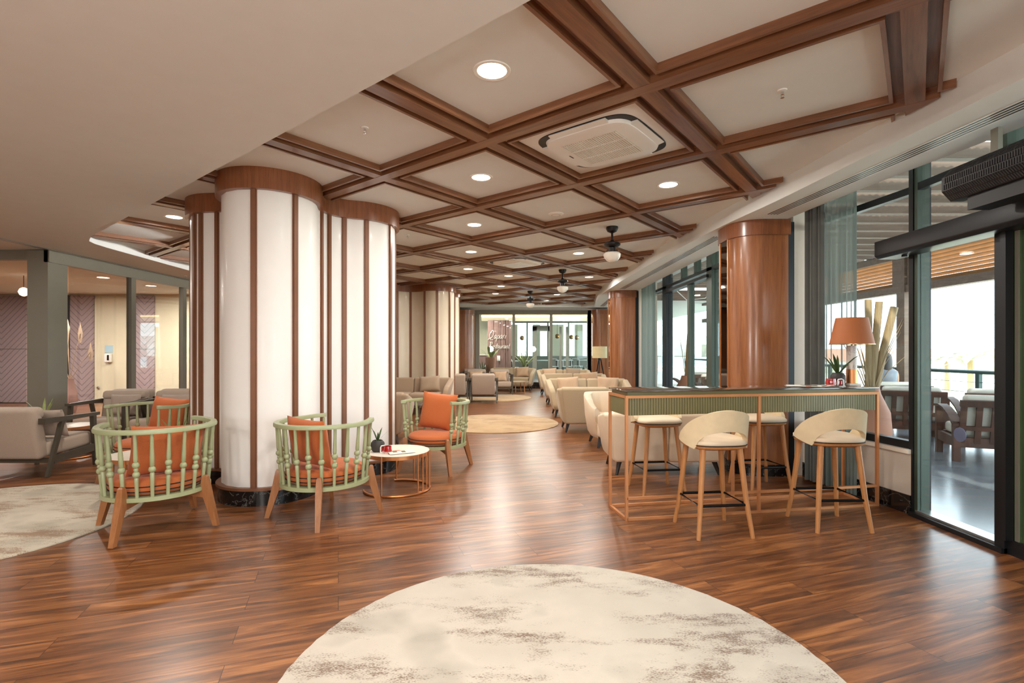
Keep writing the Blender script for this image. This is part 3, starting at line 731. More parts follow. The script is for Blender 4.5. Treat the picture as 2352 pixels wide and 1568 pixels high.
t = thing('lamp_reflection_globe', 'small glowing globe standing in for a lamp reflection in the leftmost glass pane', 'lamp', (-9.57, 10.0, 2.51))  # glowing ball added in place of a lamp's reflection in the glass
MB().lathe([(.02, -.085), (.06, -.06), (.085, 0), (.06, .06), (.02, .085)], 16).build('globe', emit('reflection_glow', (255, 232, 200), 3), t)
MB().cyl((0, 0, .085), (0, 0, DROP - 2.51), .006).build('cord', M['black'], t)
# ---------------------------------------------------------------- far glazed wall and the restaurant behind it
w7 = struct('window_7'); FY = 18.5
zt = 2.70
mb = MB(); mb.box(-1.34, 3.3, FY, FY + .12, zt - .02, DROP); mb.build('header', M['frame'], w7, smooth=0)
for px0, px1 in ((1090, 1101), (1177, 1183), (1263, 1269), (1349, 1362)):
    MB().box((px0 - CX) * FY / FPX, (px1 - CX) * FY / FPX, FY, FY + .12, 0, zt).build('mullion', M['frame'], w7, smooth=0)
for px0, px1 in ((1101, 1177), (1183, 1263), (1269, 1349)):
    MB().box((px0 - CX) * FY / FPX, (px1 - CX) * FY / FPX, FY + .05, FY + .06, .3, zt).build('pane', M['glass'], w7, smooth=0)
MB().box(-1.34, 3.0, FY - .02, FY + .14, 0, .22).build('baseboard_far', M['bmarble'], kind='structure', smooth=0)
MB().box(-6.9, -1.34, FY, FY + .2, 0, DROP).build('wall_far', M['wallw'], kind='structure', smooth=0)
MB().box(2.75, 3.5, FY, FY + .2, 0, DROP).build('wall_far_right', M['colwood'], kind='structure', smooth=0)
quad('floor_restaurant', [(-8, 18.62, .16), (9, 18.62, .16), (9, 34, .16), (-8, 34, .16)], M['deck'])
quad('ceiling_restaurant', [(-8, 18.7, 3.2), (9, 18.7, 3.2), (9, 34, 3.2), (-8, 34, 3.2)], M['ceil'])
MB().box(-1.3, 3.4, 21.6, 22.0, 2.62, 3.2).build('ceiling_cove', M['cream'], kind='structure', smooth=0)
MB().box(-1.3, 3.3, 21.56, 21.6, 2.80, 2.86).build('cove_light', emit('cove_glow', (255, 214, 160), 5), None, kind='structure', smooth=0)
MB().box(-2.4, -1.0, 23.2, 23.3, 0, 3.2).build('wall_restaurant_side', M['cream'], kind='structure', smooth=0)
MB().box(-8.2, -8, 18.6, 34, 0, 3.2).build('wall_restaurant_left', M['cream'], kind='structure', smooth=0)
# mauve sign wall with raised script
sg = thing('restaurant_sign', 'mauve slatted sign wall with pale raised script beyond the far glass', 'sign', (-.56, 21.0, 0))
mb = MB(); mb.box(-.44, .52, 0, .12, .16, 2.62)
for x in (-.22, .06, .26, .33, .45): mb.box(x - .012, x + .012, -.03, 0, .16, 2.62)
mb.build('sign_board', M['mauve'], sg, smooth=0)
STROKES = {
 'Q': [[(.55, .95), (.25, .9), (.05, .6), (.1, .25), (.35, .08), (.65, .25), (.75, .6), (.6, .9), (.4, 1.0), (.2, .85)], [(-.1, -.12), (.2, .05), (.55, -.15), (.95, -.05)]],
 'R': [[(.3, 1), (.1, 0)], [(.0, .85), (.3, 1), (.6, .9), (.55, .65), (.22, .52)], [(.3, .52), (.55, .1), (.75, 0)]],
 'a': [[(.42, .38), (.2, .42), (.02, .2), (.1, .02), (.3, .08), (.42, .38), (.4, .08), (.52, .03)]],
 'p': [[(.12, .4), (-.05, -.35)], [(.1, .3), (.3, .42), (.42, .25), (.3, .02), (.06, .08)]],
 'r': [[(.1, .4), (.04, 0)], [(.08, .28), (.22, .42), (.34, .38)]],
 'i': [[(.14, .4), (.08, .06), (.18, .02)], [(.17, .58), (.18, .62)]],
 'e': [[(.05, .2), (.32, .28), (.28, .42), (.1, .38), (.02, .15), (.14, .0), (.34, .1)]],
 's': [[(.32, .38), (.16, .42), (.12, .28), (.26, .16), (.18, .01), (.0, .06)]],
 't': [[(.22, .75), (.1, .1), (.2, .0), (.3, .06)], [(.02, .45), (.36, .47)]],
 'u': [[(.08, .4), (.05, .08), (.2, .0), (.36, .2), (.4, .4), (.38, .06), (.48, .02)]],
 'n': [[(.08, .4), (.03, 0)], [(.06, .25), (.25, .42), (.36, .3), (.33, .04), (.44, .02)]]}
ADV = {'Q': .95, 'R': .85, 'a': .58, 'p': .54, 'r': .42, 'i': .3, 'e': .42, 's': .42, 't': .38, 'u': .56, 'n': .54}
for txt, z, h_, wd in (('Qapari', 1.86, .34, .72), ('Restaurant', 1.46, .27, .86)):
    tot = sum(ADV[c_] for c_ in txt); kx = wd / tot; x = -.40; mb = MB()
    for c_ in txt:
        for st_ in STROKES[c_]:
            P_ = [(x + kx * px_ + .22 * h_ * py_, -.04, z + h_ * py_) for px_, py_ in st_]
            mb.tube([(q[0], q[1], q[2]) for q in (smooth_line([(p_[0], p_[2]) for p_ in P_], 3) if len(P_) > 2 else [(p_[0], p_[2]) for p_ in P_]) for q in [(q[0], -.04, q[1])]], .0095 if h_ > .3 else .0085, 6)
        x += kx * ADV[c_]
    mb.build('lettering', M['paper'], sg)
# inner glass screen of the restaurant
d4 = struct('door_4'); DY = 23.0
def px3(px): return (px - CX) * DY / FPX
mb = MB()
for a, b in ((1223, 1233), (1259, 1268), (1285, 1290), (1300, 1306)): mb.box(px3(a), px3(b), DY, DY + .08, .16, 2.45)
mb.box(px3(1180), px3(1352), DY, DY + .08, 2.62, 2.70); mb.box(px3(1223), px3(1268), DY, DY + .08, 2.25, 2.5); mb.box(px3(1300), px3(1352), DY, DY + .08, .55, .60)
mb.build('door_frame', M['frame'], d4, smooth=0)
MB().box(px3(1233), px3(1259), DY + .03, DY + .04, .2, 2.3).build('door_pane', M['glass'], d4, smooth=0)
MB().box(px3(1306), px3(1352), DY + .03, DY + .04, .6, 2.62).build('side_pane', M['glass'], d4, smooth=0)
MB().box(px3(1300), px3(1352), DY, DY + .15, .0, .55).build('wall_restaurant_low', M['whitetop'], kind='structure', smooth=0)
w8 = struct('window_8')
mb = MB()
for x in (-2.0, -.4, .9, 2.2, 3.5, 4.8, 6.2): mb.box(x, x + .1, 32.0, 32.1, .16, 3.2)
mb.box(-8, 9, 32, 32.1, .16, .3); mb.build('mullions', M['frame'], w8, smooth=0)
MB().box(-8, 9, 32.04, 32.05, .3, 3.2).build('pane', M['glass'], w8, smooth=0)
for k, (xa, xb) in enumerate(((-1.9, -.9), (-.1, .35), (1.3, 1.75), (2.5, 3.2), (3.9, 4.4), (5.2, 6.0))):
    MB().box(xa, xb, 31.7, 31.8, .16, 3.0).build('curtain_strip', M['cream'], w8, smooth=0)
MB().box(-8, 9, 31.5, 31.6, .16, 1.05).build('low_screen', M['frame'], w8, smooth=0)
w9 = struct('window_9')
MB().box(8.9, 8.91, 18.7, 32, .3, 3.2).build('pane', M['glass'], w9, smooth=0)
# ================================================================= CEILING FIXTURES
def downlight(p, lab):
    t = thing('downlight', lab, 'ceiling light', (p[0], p[1], CEIL), 0, 'recessed ceiling downlights')
    MB().lathe([(.085, -.004), (.105, -.006), (.108, 0), (.085, .004)], 28, cap=False).build('trim_ring', M['white'], t)
    MB().lathe([(.0005, -.003), (.084, -.003)], 28, cap=False).build('lens', M['led'], t)
    return t
DL = ['round downlight nearest the camera, in the ceiling bay above the first air conditioner', 'downlight in the bay just left of the nearer air conditioner', 'downlight in the bay right of the nearer air conditioner, by the soffit',
      'second downlight along the row behind the white column', 'third downlight along the row behind the white column', 'downlight beside the nearest ceiling fan', 'fourth downlight along the row behind the white column',
      'downlight just before the far air conditioner row, left of the middle fan', 'downlight in the bay left of the farthest ceiling fan', 'downlight far back, in front of the second wavy column cornice', 'downlight by the soffit right of the middle ceiling fan',
      'far downlight right of the farthest ceiling fan', 'smallest downlight at the far end of the coffered ceiling', 'downlight left of the white column beside the dropped ceiling edge']
for p, l in zip(DOWNP, DL): downlight(p, l)
for px, py, lab, wx in ((237, 637, 'downlight seen through the partition glass above the chevron panel', -9), (347, 656, 'downlight seen through the partition glass right of the mullion', -9)):
    p = proj(px, py, DROP); t = thing('downlight', lab, 'ceiling light', (p[0], p[1], DROP), 0, 'recessed ceiling downlights')
    MB().lathe([(.1, -.004), (.12, -.006), (.12, .004)], 24, cap=False).build('trim_ring', M['white'], t); MB().lathe([(.0005, -.003), (.1, -.003)], 24, cap=False).build('lens', M['led'], t)
def cassette(a, b, lab):
    x, y = grid_pt(a, b); t = thing('air_conditioner', lab, 'air conditioner', (x, y, CEIL), GA, 'ceiling air conditioner cassettes')
    MB().bprism([(-.475, -.475), (.475, -.475), (.475, .475), (-.475, .475)], -.022, .0, .008).build('cover_plate', M['white'], t)
    def sq(r, p=5, n=64): # squircle outline
        return [(r * math.copysign(abs(math.cos(2 * PI * k / n)) ** (2 / p), math.cos(2 * PI * k / n)), r * math.copysign(abs(math.sin(2 * PI * k / n)) ** (2 / p), math.sin(2 * PI * k / n))) for k in range(n)]
    mb = MB(); mb.loft([[(x_, y_, -.02) for x_, y_ in sq(.40)], [(x_, y_, -.028) for x_, y_ in sq(.40)]]); mb.build('outlet_ring', M['fanblack'], t)
    mb = MB(); mb.loft([[(x_, y_, -.024) for x_, y_ in sq(.355)], [(x_, y_, -.05) for x_, y_ in sq(.345)], [(x_, y_, -.058) for x_, y_ in sq(.315)]]); mb.build('face_panel', M['white'], t)
    for k in range(4):
        A = RZ(90 * k); mb = MB(); mb.loft([[A @ V(xx, .335 + yy, zz) for yy, zz in ((0, -.022), (.055, -.026), (.06, -.036), (.005, -.046))] for xx in (-.23, -.2, .2, .23)]); mb.build('louvre_flap', M['white'], t)
    mb = MB(); mb.box(-.225, .225, -.225, .225, -.062, -.058); mb.build('grille', M['grille'], t, smooth=0)
    mb = MB()
    for k in range(26): mb.box(-.22, .22, -.222 + k * .0176, -.2165 + k * .0176, -.0655, -.061)
    for xx in (-.08, .08): mb.box(xx - .006, xx + .006, -.225, .225, -.066, -.061)
    mb.build('grille_bars', M['white'], t, smooth=0)
    MB().box(-.03, .03, .272, .279, -.0605, -.057).build('maker_plate', M['printdark'], t, smooth=0); return t
cassette(1.5, 1.5, 'nearer ceiling air conditioner cassette in a wood framed bay')
cassette(4.5, 4.5, 'farther ceiling air conditioner cassette left of the ceiling fans')
def sprinkler(p, lab):
    t = thing('sprinkler', lab, 'sprinkler', p, 0, 'fire sprinkler heads')
    MB().lathe([(.028, 0), (.025, -.006), (.01, -.009)], 16).build('escutcheon', M['white'], t)
    mb = MB(); mb.cyl((0, 0, -.01), (0, 0, -.028), .009); mb.tube([(.006, 0, -.022), (.011, 0, -.034), (0, 0, -.046)], .0024, 6); mb.tube([(-.006, 0, -.022), (-.011, 0, -.034), (0, 0, -.046)], .0024, 6); mb.cyl((0, 0, -.046), (0, 0, -.048), .011); mb.build('head', M['chrome'], t)
for px, py, z, l in ((838, 293, CEIL, 'sprinkler head in the bay above the white column'), (1797, 207, CEIL, 'sprinkler head in the large bay nearest the windows'), (936, 539, CEIL, 'sprinkler head in a bay beside the white column cornice'), (426, 633, DROP, 'sprinkler head under the lower ceiling by the glass partition'), (2226, 310, CEIL, 'sprinkler above the air curtain')):
    if px < 2200: sprinkler(proj(px, py, z), l)
p = proj(1277, 491, CEIL); t = thing('smoke_detector', 'flat round white detector disc on the coffered ceiling', 'detector', p)
MB().lathe([(.0, -.018), (.06, -.016), (.088, -.006), (.092, 0)], 28).build('casing', M['white'], t)
MB().lathe([(.045, -.0185), (.05, -.0195), (.055, -.0175)], 28, cap=False).build('ring', M['grille'], t)
def fan(px, py, lab):
    p = proj(px, py, CEIL); t = thing('ceiling_fan', lab, 'ceiling fan', p, 20, 'black ceiling fan lights')
    MB().lathe([(.075, 0), (.078, -.02), (.06, -.06), (.03, -.075), (.018, -.08)], 20).build('canopy', M['fanblack'], t)
    MB().cyl((0, 0, -.07), (0, 0, -.19), .013).build('downrod', M['fanblack'], t)
    MB().lathe([(.02, -.165), (.03, -.19), (.085, -.2), (.105, -.215), (.105, -.235), (.08, -.255), (.03, -.262)], 24).build('motor', M['fanblack'], t)
    mb = MB(); mb.lathe([(.03, -.26), (.046, -.27), (.046, -.325), (.05, -.33)], 20)
    for k in range(3):
        a = R(120 * k); mb.tube([(.045 * math.cos(a), .045 * math.sin(a), -.295), (.075 * math.cos(a), .075 * math.sin(a), -.292), (.078 * math.cos(a), .078 * math.sin(a), -.325)], .006, 6)
    mb.build('lamp_holder', M['fanblack'], t)
    MB().lathe([(.052, -.325), (.1, -.335), (.112, -.355), (.103, -.395), (.07, -.435), (.03, -.452), (.001, -.455)], 24).build('lamp_shade', M['opal'], t)
    return t
fan(1406, 521, 'nearest black ceiling fan light hanging in a ceiling bay'); fan(1292, 619, 'middle black ceiling fan light'); fan(1218, 668, 'farthest and smallest black ceiling fan light')

# ================================================================= RUGS
def rug(name, cx, cy, r, mat, lab):
    mb = MB(); n = 160; rnd = random.Random(int(cx * 100))
    o = [r + .004 * rnd.uniform(-1, 1) for k in range(n)]
    mb.loft([[(o[k] * math.cos(2 * PI * k / n), o[k] * math.sin(2 * PI * k / n), 0) for k in range(n)], [(o[k] * math.cos(2 * PI * k / n), o[k] * math.sin(2 * PI * k / n), .009) for k in range(n)], [((r - .008) * math.cos(2 * PI * k / n), (r - .008) * math.sin(2 * PI * k / n), .013) for k in range(n)]])
    ob = mb.build(name, mat, smooth=30); ob.location = (cx, cy, .001); tag(ob, lab, 'rug', 'round rugs'); return ob
rug('round_rug', .20, 2.06, 1.15, M['rug1'], 'large cream and brown worn-look round rug in the foreground')
rug('round_rug', -4.33, 3.95, 1.21, M['rug2'], 'cream and brown round rug under the front left barrel chair')
rug('round_rug', -.335, 9.56, 1.2, M['rug3'], 'plain tan round rug in the middle aisle')
rug('round_rug', -.65, 14.75, 1.2, M['rug3'], 'tan round rug under the far lounge armchairs')

# ================================================================= BARREL CHAIRS
def make_barrel():
    t = thing('barrel_chair', 'x', 'chair', (0, 0, 0), 0, 'sage green spindle barrel chairs')
    n = 72; ri, ro = .315, .352
    mb = MB(); mb.loft([[(r * math.cos(2 * PI * k / n), r * math.sin(2 * PI * k / n), z) for r, z in ((ro, .272), (ro, .302), (ri, .302), (ri, .272))] for k in range(n)] + [[(r, 0, z) for r, z in ((ro, .272), (ro, .302), (ri, .302), (ri, .272))]], cap=False); mb.build('seat_ring', M['sage'], t)
    MB().lathe([(.318, .276), (.318, .298)], 48).build('seat_board', M['sage'], t)
    A0, A1 = 90 + 51, 450 - 51; m = 64
    def rimring(k):
        a = R(A0 + (A1 - A0) * k / m); e = min(k, m - k) / m; lift = .012 * max(0, 1 - e / .12)
        return [((.370 + dr) * math.cos(a), (.370 + dr) * math.sin(a), .752 + dz + lift) for dr, dz in ((-.024, 0), (.024, 0), (.026, .014), (.020, .03), (-.020, .03), (-.026, .014))]
    mb = MB(); mb.loft([rimring(k) for k in range(m + 1)]); mb.build('top_rail', M['sage'], t, smooth=50)
    ns = 17
    for k in range(ns):
        a = R(A0 + 3 + (A1 - A0 - 6) * k / (ns - 1)); p0 = V(.333 * math.cos(a), .333 * math.sin(a), .298); p1 = V(.369 * math.cos(a), .369 * math.sin(a), .755)
        def rad(s):
            beads = (.37, .52) if k % 2 == 0 else (.44,)
            r = .0115 + .0035 * math.exp(-((s - .45) / .25) ** 2)
            if s > .6: r = max(r, .0085 + .0065 * (1 - abs(s - .62) / .4))
            for b in beads:
                q = (s - b) * .46 / .021
                if abs(q) < 1: r = max(r, .008 + .0155 * math.sqrt(1 - q * q))
                elif abs(q) < 1.25: r = min(r, .0105)
            return r
        ss = [0, .12, .25]
        for b in ((.37, .52) if k % 2 == 0 else (.44,)): ss += [b + d for d in (-.06, -.046, -.04, -.03, -.015, 0, .015, .03, .04, .046, .06)]
        ss += [.62, .8, 1]; ss = sorted(set(round(x, 4) for x in ss))
        MB().tube([p0 + (p1 - p0) * s for s in ss], [rad(s) for s in ss], 10).build('spindle', M['sage'], t, smooth=60)
    for k in range(4):
        A = RZ(45 + 90 * k); mb = MB(); rings = []
        for z, rr, w_, h_ in ((0, .448, .034, .036), (.27, .372, .048, .062), (.33, .366, .044, .050), (.375, .366, .036, .034), (.386, .366, .026, .02)):
            rings.append([A @ V(rr + sx * h_ / 2, sy * w_ / 2, z) for sx, sy in ((-1, -1), (1, -1), (1, 1), (-1, 1))])
        mb.loft(rings); mb.build('leg', M['oak'], t, smooth=20)
    mb = MB()
    for a in (45, 135): mb.loft([[RZ(a) @ V(xx, yy, zz) for yy, zz in ((-.016, z0), (.016, z0), (.016, .271), (-.016, .271))] for xx, z0 in ((-.37, .215), (-.22, .235), (0, .24), (.22, .235), (.37, .215))])
    mb.build('cross_rail', M['oak'], t, smooth=20)
    MB().lathe([(.001, .30), (.25, .30), (.285, .305), (.304, .322), (.309, .345), (.309, .375), (.302, .397), (.28, .412), (.23, .42), (.001, .426)], 48).build('seat_cushion', M['orange'], t, smooth=60)
    mb = MB()
    for z in (.334, .368): mb.tube([(.3105 * math.cos(2 * PI * k / 60), .3105 * math.sin(2 * PI * k / 60), z) for k in range(60)], .0042, 6, closed=True)
    mb.build('piping', M['piping'], t)
    return t
def back_pillow(name, lab, x, y, rz, z, w_, h_, th, tilt, mat, group=None, cat='cushion', off=-.23, side=0, roll=0):
    mb = MB(); mb.pillow(w_, h_, th); o = mb.build(name, mat, weld=True, smooth=80)
    o.matrix_world = T(x, y, z) @ RZ(rz) @ T(side, off, h_ / 2) @ RX(tilt) @ RY(roll)
    tag(o, lab, cat, group); return o
BC = make_barrel()
for i, (x, y, f, lab, plab, sd, ro, ph) in enumerate((
    (-2.72, 3.92, 135, 'front left green barrel chair with its back to the camera, partly on the rug', 'orange pillow inside the front left barrel chair', .03, 3, .385),
    (-3.86, 5.45, 262, 'green barrel chair behind the front left one, facing the camera', 'orange pillow in the barrel chair at the back left', -.06, -4, .42),
    (-1.55, 4.24, 58, 'green barrel chair before the white column, turned to the round table', 'creased orange pillow in the barrel chair before the white column', .02, 2, .40),
    (-.88, 5.88, 254, 'green barrel chair right of the white column, behind the round table', 'orange pillow in the barrel chair right of the white column', .05, -5, .435))):
    c = BC if i == 0 else dup(BC)
    c.location = (x, y, .014 if i == 0 else 0); c.rotation_euler = (0, 0, R(f - 90)); c['label'] = lab
    back_pillow('orange_pillow', plab, x, y, f - 90, .423, .48 if i == 0 else .45, ph, .14, 13, M['orange'], 'orange pillows in barrel chairs', off=-.17, side=sd, roll=ro)

# ================================================================= ROUND SIDE TABLES
def side_table(lab, loc, rz, top=.378, r=.315):
    t = thing('side_table', lab, 'side table', loc, rz, 'round white topped copper side tables')
    MB().lathe([(.001, top), (r - .004, top), (r - .004, top - .012), (.001, top - .012)], 56).build('table_top', M['whitetop'], t, smooth=30)
    n = 64; mb = MB(); mb.loft([[(q * math.cos(2 * PI * k / n), q * math.sin(2 * PI * k / n), z) for q, z in ((r, top - .036), (r, top - .002), (r - .006, top - .002), (r - .006, top - .036))] for k in range(n)] + [[(q, 0, z) for q, z in ((r, top - .036), (r, top - .002), (r - .006, top - .002), (r - .006, top - .036))]], cap=False); mb.build('rim_band', M['copper'], t)
    mb = MB(); mb.tube([(r * math.cos(R(a)), r * math.sin(R(a)), .012) for a in range(-170, 101, 6)], .012, 8); mb.build('base_hoop', M['copper'], t)
    for a in (-112, -48, -36, -24, -12, 0, 62, 96):
        MB().cyl((r * math.cos(R(a)), r * math.sin(R(a)), .015), (r * math.cos(R(a)), r * math.sin(R(a)), top - .004), .0075, n=10).build('leg', M['copper'], t)
    return t
side_table('round white and copper side table between two barrel chairs by the white column', (-1.125, 5.0, 0), 8)
side_table('round copper rimmed side table between the two left barrel chairs', (-3.42, 4.78, .0145), 180)
side_table('copper rimmed round table in front of the grey armchairs at the left', (-5.72, 6.53, 0), 60, .40)
def pot_plant(lab, loc, r=.068, h=.11, leaf='blades', n=7, L=.2, seed=1, mat='leaf', cat='potted plant', group=None):
    t = thing('potted_plant', lab, cat, loc, 0, group); rnd = random.Random(seed)
    MB().lathe([(r * .62, 0), (r * .9, h * .18), (r, h * .5), (r * .93, h * .8), (r * .66, h), (r * .58, h), (r * .6, h * .86), (.001, h * .84)], 24).build('pot', M['pot'], t)
    mb = MB()
    for k in range(n):
        a = 2 * PI * k / n + rnd.uniform(-.3, .3); le = L * rnd.uniform(.7, 1.1); sp = rnd.uniform(.35, .9); w_ = .011 * L / .2
        P = [V(0, 0, h * .84)]
        for s in (.35, .7, 1): P.append(V(math.cos(a) * le * sp * s, math.sin(a) * le * sp * s, h * .84 + le * s * (1.1 - .45 * sp * s)))
        d = V(-math.sin(a), math.cos(a), 0)
        W = [w_ * .7, w_, w_ * .7, .0006]; nn = V(math.cos(a), math.sin(a), .6) * .002
        mb.loft([[P[i] - d * W[i], P[i] + nn, P[i] + d * W[i], P[i] - nn] for i in range(4)])
    mb.build('leaves', M[mat], t, smooth=40); return t
pot_plant('small aloe in a charcoal pot on the white side table', (-1.30, 4.94, .378), n=5, L=.17, seed=5)
pot_plant('leafy green plant in a small pot on the left side table', (-3.20, 4.87, .3925), .06, .09, n=12, L=.26, seed=8, mat='palm')
pot_plant('pale orchid-like plant on the table behind the left armchair', (-5.97, 6.50, .40), .055, .09, n=5, L=.30, seed=3, mat='palm')
def candle(lab, loc, s=1.0, rz=0):
    t = thing('red_glass_holder', lab, 'candle holder', loc, rz, 'red glass tea light holders')
    MB().lathe([(.001, 0), (.034 * s, 0), (.038 * s, .012), (.04 * s, .016)], 24).build('glass_base', M['clearbase'], t)
    MB().lathe([(.04 * s, .016), (.041 * s, .03), (.036 * s, .068), (.033 * s, .068), (.036 * s, .03), (.034 * s, .02), (.001, .018)], 24).build('red_cup', M['redglass'], t)
def card_holder(lab, loc, rz):
    t = thing('card_holder', lab, 'card holder', loc, rz, 'white card holders')
    mb = MB(); mb.tube([(-.028, 0, .004), (-.028, 0, .05), (-.02, 0, .062), (.012, 0, .066), (.03, 0, .056), (.034, 0, .004)], .006, 8); mb.box(-.03, .036, -.02, .02, 0, .006); mb.build('frame', M['white'], t, smooth=40)
    MB().rbox((0, .012, .032), (.05, .018, .04), .006).build('sachets', M['redglass'], t)
candle('red glass tea light holder on the white side table', (-1.185, 4.86, .378)); card_holder('white card holder behind the red glass on the side table', (-1.235, 4.90, .378), 25)
def magazine(lab, loc, rz, w_=.21, h_=.28, seed=1, name='magazine'):
    t = thing(name, lab, 'magazine', loc, rz, 'magazines'); rnd = random.Random(seed)
    mb = MB(); mb.grid(lambda u, v: (-w_ / 2 + w_ * u, -h_ / 2 + h_ * v, .006 + .010 * math.sin(u * PI * .9) ** 2 * (1 - .4 * v)), 8, 2); mb.grid(lambda u, v: (-w_ / 2 + w_ * u, -h_ / 2 + h_ * v, .001), 8, 2)
    mb.build('pages', M['paper'], t)
    for k in range(5):
        u0, v0 = rnd.uniform(.05, .6), rnd.uniform(.05, .6); du, dv = rnd.uniform(.15, .35), rnd.uniform(.12, .3)
        mb = MB(); mb.grid(lambda u, v: (-w_ / 2 + w_ * (u0 + du * u), -h_ / 2 + h_ * (v0 + dv * v), .0068 + .010 * math.sin((u0 + du * u) * PI * .9) ** 2 * (1 - .4 * (v0 + dv * v))), 4, 1)
        mb.build('picture', M['printorange'] if k == 1 else M['printdark'] if k % 2 else M['olive'], t)
    return t
magazine('open magazine with orange picture on the white side table', (-1.07, 4.90, .378), -62, .19, .25, 4)

# ================================================================= BAR TABLE AND STOOLS
BT = (.913, 4.067); BA = 9.75; BL, BD = 2.31, .365
t = thing('bar_table', 'long high bar table with copper frame and olive ribbed apron', 'bar table', (BT[0], BT[1], 0), BA)
s = .022
for x in (0, BL * .505, BL):
    for y in (0, BD): MB().box(x - s / 2, x + s / 2, y - s / 2, y + s / 2, 0, .995).build('leg', M['coppermatte'], t, smooth=0)
mb = MB()
for y in (0, BD):
    mb.box(0, BL, y - s / 2, y + s / 2, .973, .995); mb.box(0, BL, y - s / 2, y + s / 2, 0, .02)
for x in (0, BL): mb.box(x - s / 2, x + s / 2, 0, BD, .973, .995); mb.box(x - s / 2, x + s / 2, 0, BD, 0, .02)
mb.box(0, BL, -s / 2, s / 2, .165, .185); mb.build('frame_rails', M['coppermatte'], t, smooth=0)
mb = MB(); mb.box(.012, BL - .012, .004, .012, .835, .973); mb.box(.012, BL - .012, BD - .012, BD - .004, .835, .973); mb.box(.004, .012, .012, BD - .012, .835, .973); mb.box(BL - .012, BL - .004, .012, BD - .012, .835, .973)
for k in range(100): 
    x = .02 + (BL - .04) * (k + .5) / 100; mb.box(x - .0095, x + .0095, -.004, .006, .836, .972)
for k in range(15):
    y = .02 + (BD - .04) * (k + .5) / 15
    for xx in (0, BL): mb.box(xx - (.004 if xx == 0 else .006), xx + (.006 if xx == 0 else .004), y - .0095, y + .0095, .836, .972)
mb.build('ribbed_apron', M['olive'], t, smooth=0)
MB().box(.012, BL - .012, .012, BD - .012, .995, 1.022).build('top_slab', M['olive'], t, smooth=0)
MB().bprism([(-.012, -.012), (BL + .012, -.012), (BL + .012, BD + .012), (-.012, BD + .012)], 1.022, 1.036, .004).build('glass_top', M['bronzeglass'], t, smooth=30)
def on_table(u, v): # metres along and across the bar table
    c_, s_ = math.cos(R(BA)), math.sin(R(BA)); return (BT[0] + c_ * u - s_ * v, BT[1] + s_ * u + c_ * v, 1.0365)
def make_stool():
    t = thing('bar_stool', 'x', 'bar stool', (0, 0, 0), 0, 'cream bar stools')
    def sqr(a, b, p, z, n=48): return [(a * math.copysign(abs(math.cos(2 * PI * k / n)) ** (2 / p), math.cos(2 * PI * k / n)), b * math.copysign(abs(math.sin(2 * PI * k / n)) ** (2 / p), math.sin(2 * PI * k / n)), z) for k in range(n)]
    MB().loft([sqr(.175, .17, 3.2, .632), sqr(.207, .20, 3.2, .645), sqr(.212, .205, 3.2, .662)]).build('seat_base', M['oak2'], t, smooth=30)
    MB().loft([sqr(.205, .198, 3.2, .662), sqr(.215, .208, 3.2, .672), sqr(.215, .208, 3.2, .69), sqr(.2, .193, 3, .707), sqr(.14, .135, 2.6, .718), sqr(.004, .004, 2, .722)]).build('seat_cushion', M['creamleather'], t, smooth=60)
    mb = MB(); mb.tube(sqr(.2165, .2095, 3.2, .668), .0035, 6, closed=True); mb.build('piping', M['piping'], t)
    for sx, sy in ((1, 1), (1, -1), (-1, 1), (-1, -1)):
        MB().tube([(sx * .205, sy * .2, 0), (sx * .175, sy * .168, .25), (sx * .14, sy * .135, .64)], [.0145, .0185, .022], 12).build('leg', M['oak2'], t)
    k = .179; mb = MB(); mb.tube([(k, k * .965, .235), (-k, k * .965, .235), (-k, -k * .965, .235), (k, -k * .965, .235)], .0105, 8, closed=True)
    mb.build('footrest', M['black'], t, smooth=60)
    # wrap-around back with an arched opening over the seat
    def top(a): a = abs(a) / 104; return .690 + .238 * (1 - a ** 1.9) ** .88 if a < 1 else .690
    def bot(a):
        a = abs(a)
        if a < 55: return .636 + .140 * math.sqrt(max(0, 1 - (a / 55) ** 2))
        return .636 + .045 * max(0, (a - 55) / 47)
    AM = 102; nu, nv = 60, 8
    def shell(u, v):
        a = -AM + 2 * AM * u; zt, zb = max(top(a), bot(a) + .004), bot(a); edge = v
        # v runs round the section: outer bottom -> outer top -> inner top -> inner bottom
        if edge <= .5: f, th = edge * 2, .016
        else: f, th = (1 - edge) * 2, -.016
        z = zb + (zt - zb) * f; flare = .022 * (z - .65) / .27
        rx, ry = .222 + th + flare * .5, .214 + th + flare * 1.2
        ang = R(-90 + a); p = 2.2
        cx_, sy_ = math.cos(ang), math.sin(ang)
        return (rx * math.copysign(abs(cx_) ** (2 / p), cx_), ry * math.copysign(abs(sy_) ** (2 / p), sy_), z)
    mb = MB(); N = 24; rings = []
    for i in range(nu + 1):
        rings.append([shell(i / nu, v) for v in [0, .1, .2, .3, .4, .47, .5 - 1e-6, .5 + 1e-6, .53, .6, .7, .8, .9, 1.0]])
    mb.loft(rings, cap=True, closed=True); mb.build('backrest', M['stoolback'], t, smooth=50)
    return t
ST = make_stool()
for i, (x, y, f, lab) in enumerate(((1.512, 3.855, 96, 'front bar stool at the left half of the bar table, back to the camera'), (2.462, 3.98, 91, 'front bar stool near the table lamp end, back to the camera'),
                                     (1.40, 4.955, 277, 'bar stool behind the bar table before the cream sofa'), (2.45, 5.05, 277, 'bar stool behind the bar table before the nearest wood column'))):
    c = ST if i == 0 else dup(ST)
    c.location = (x, y, 0); c.rotation_euler = (0, 0, R(f - 90)); c['label'] = lab
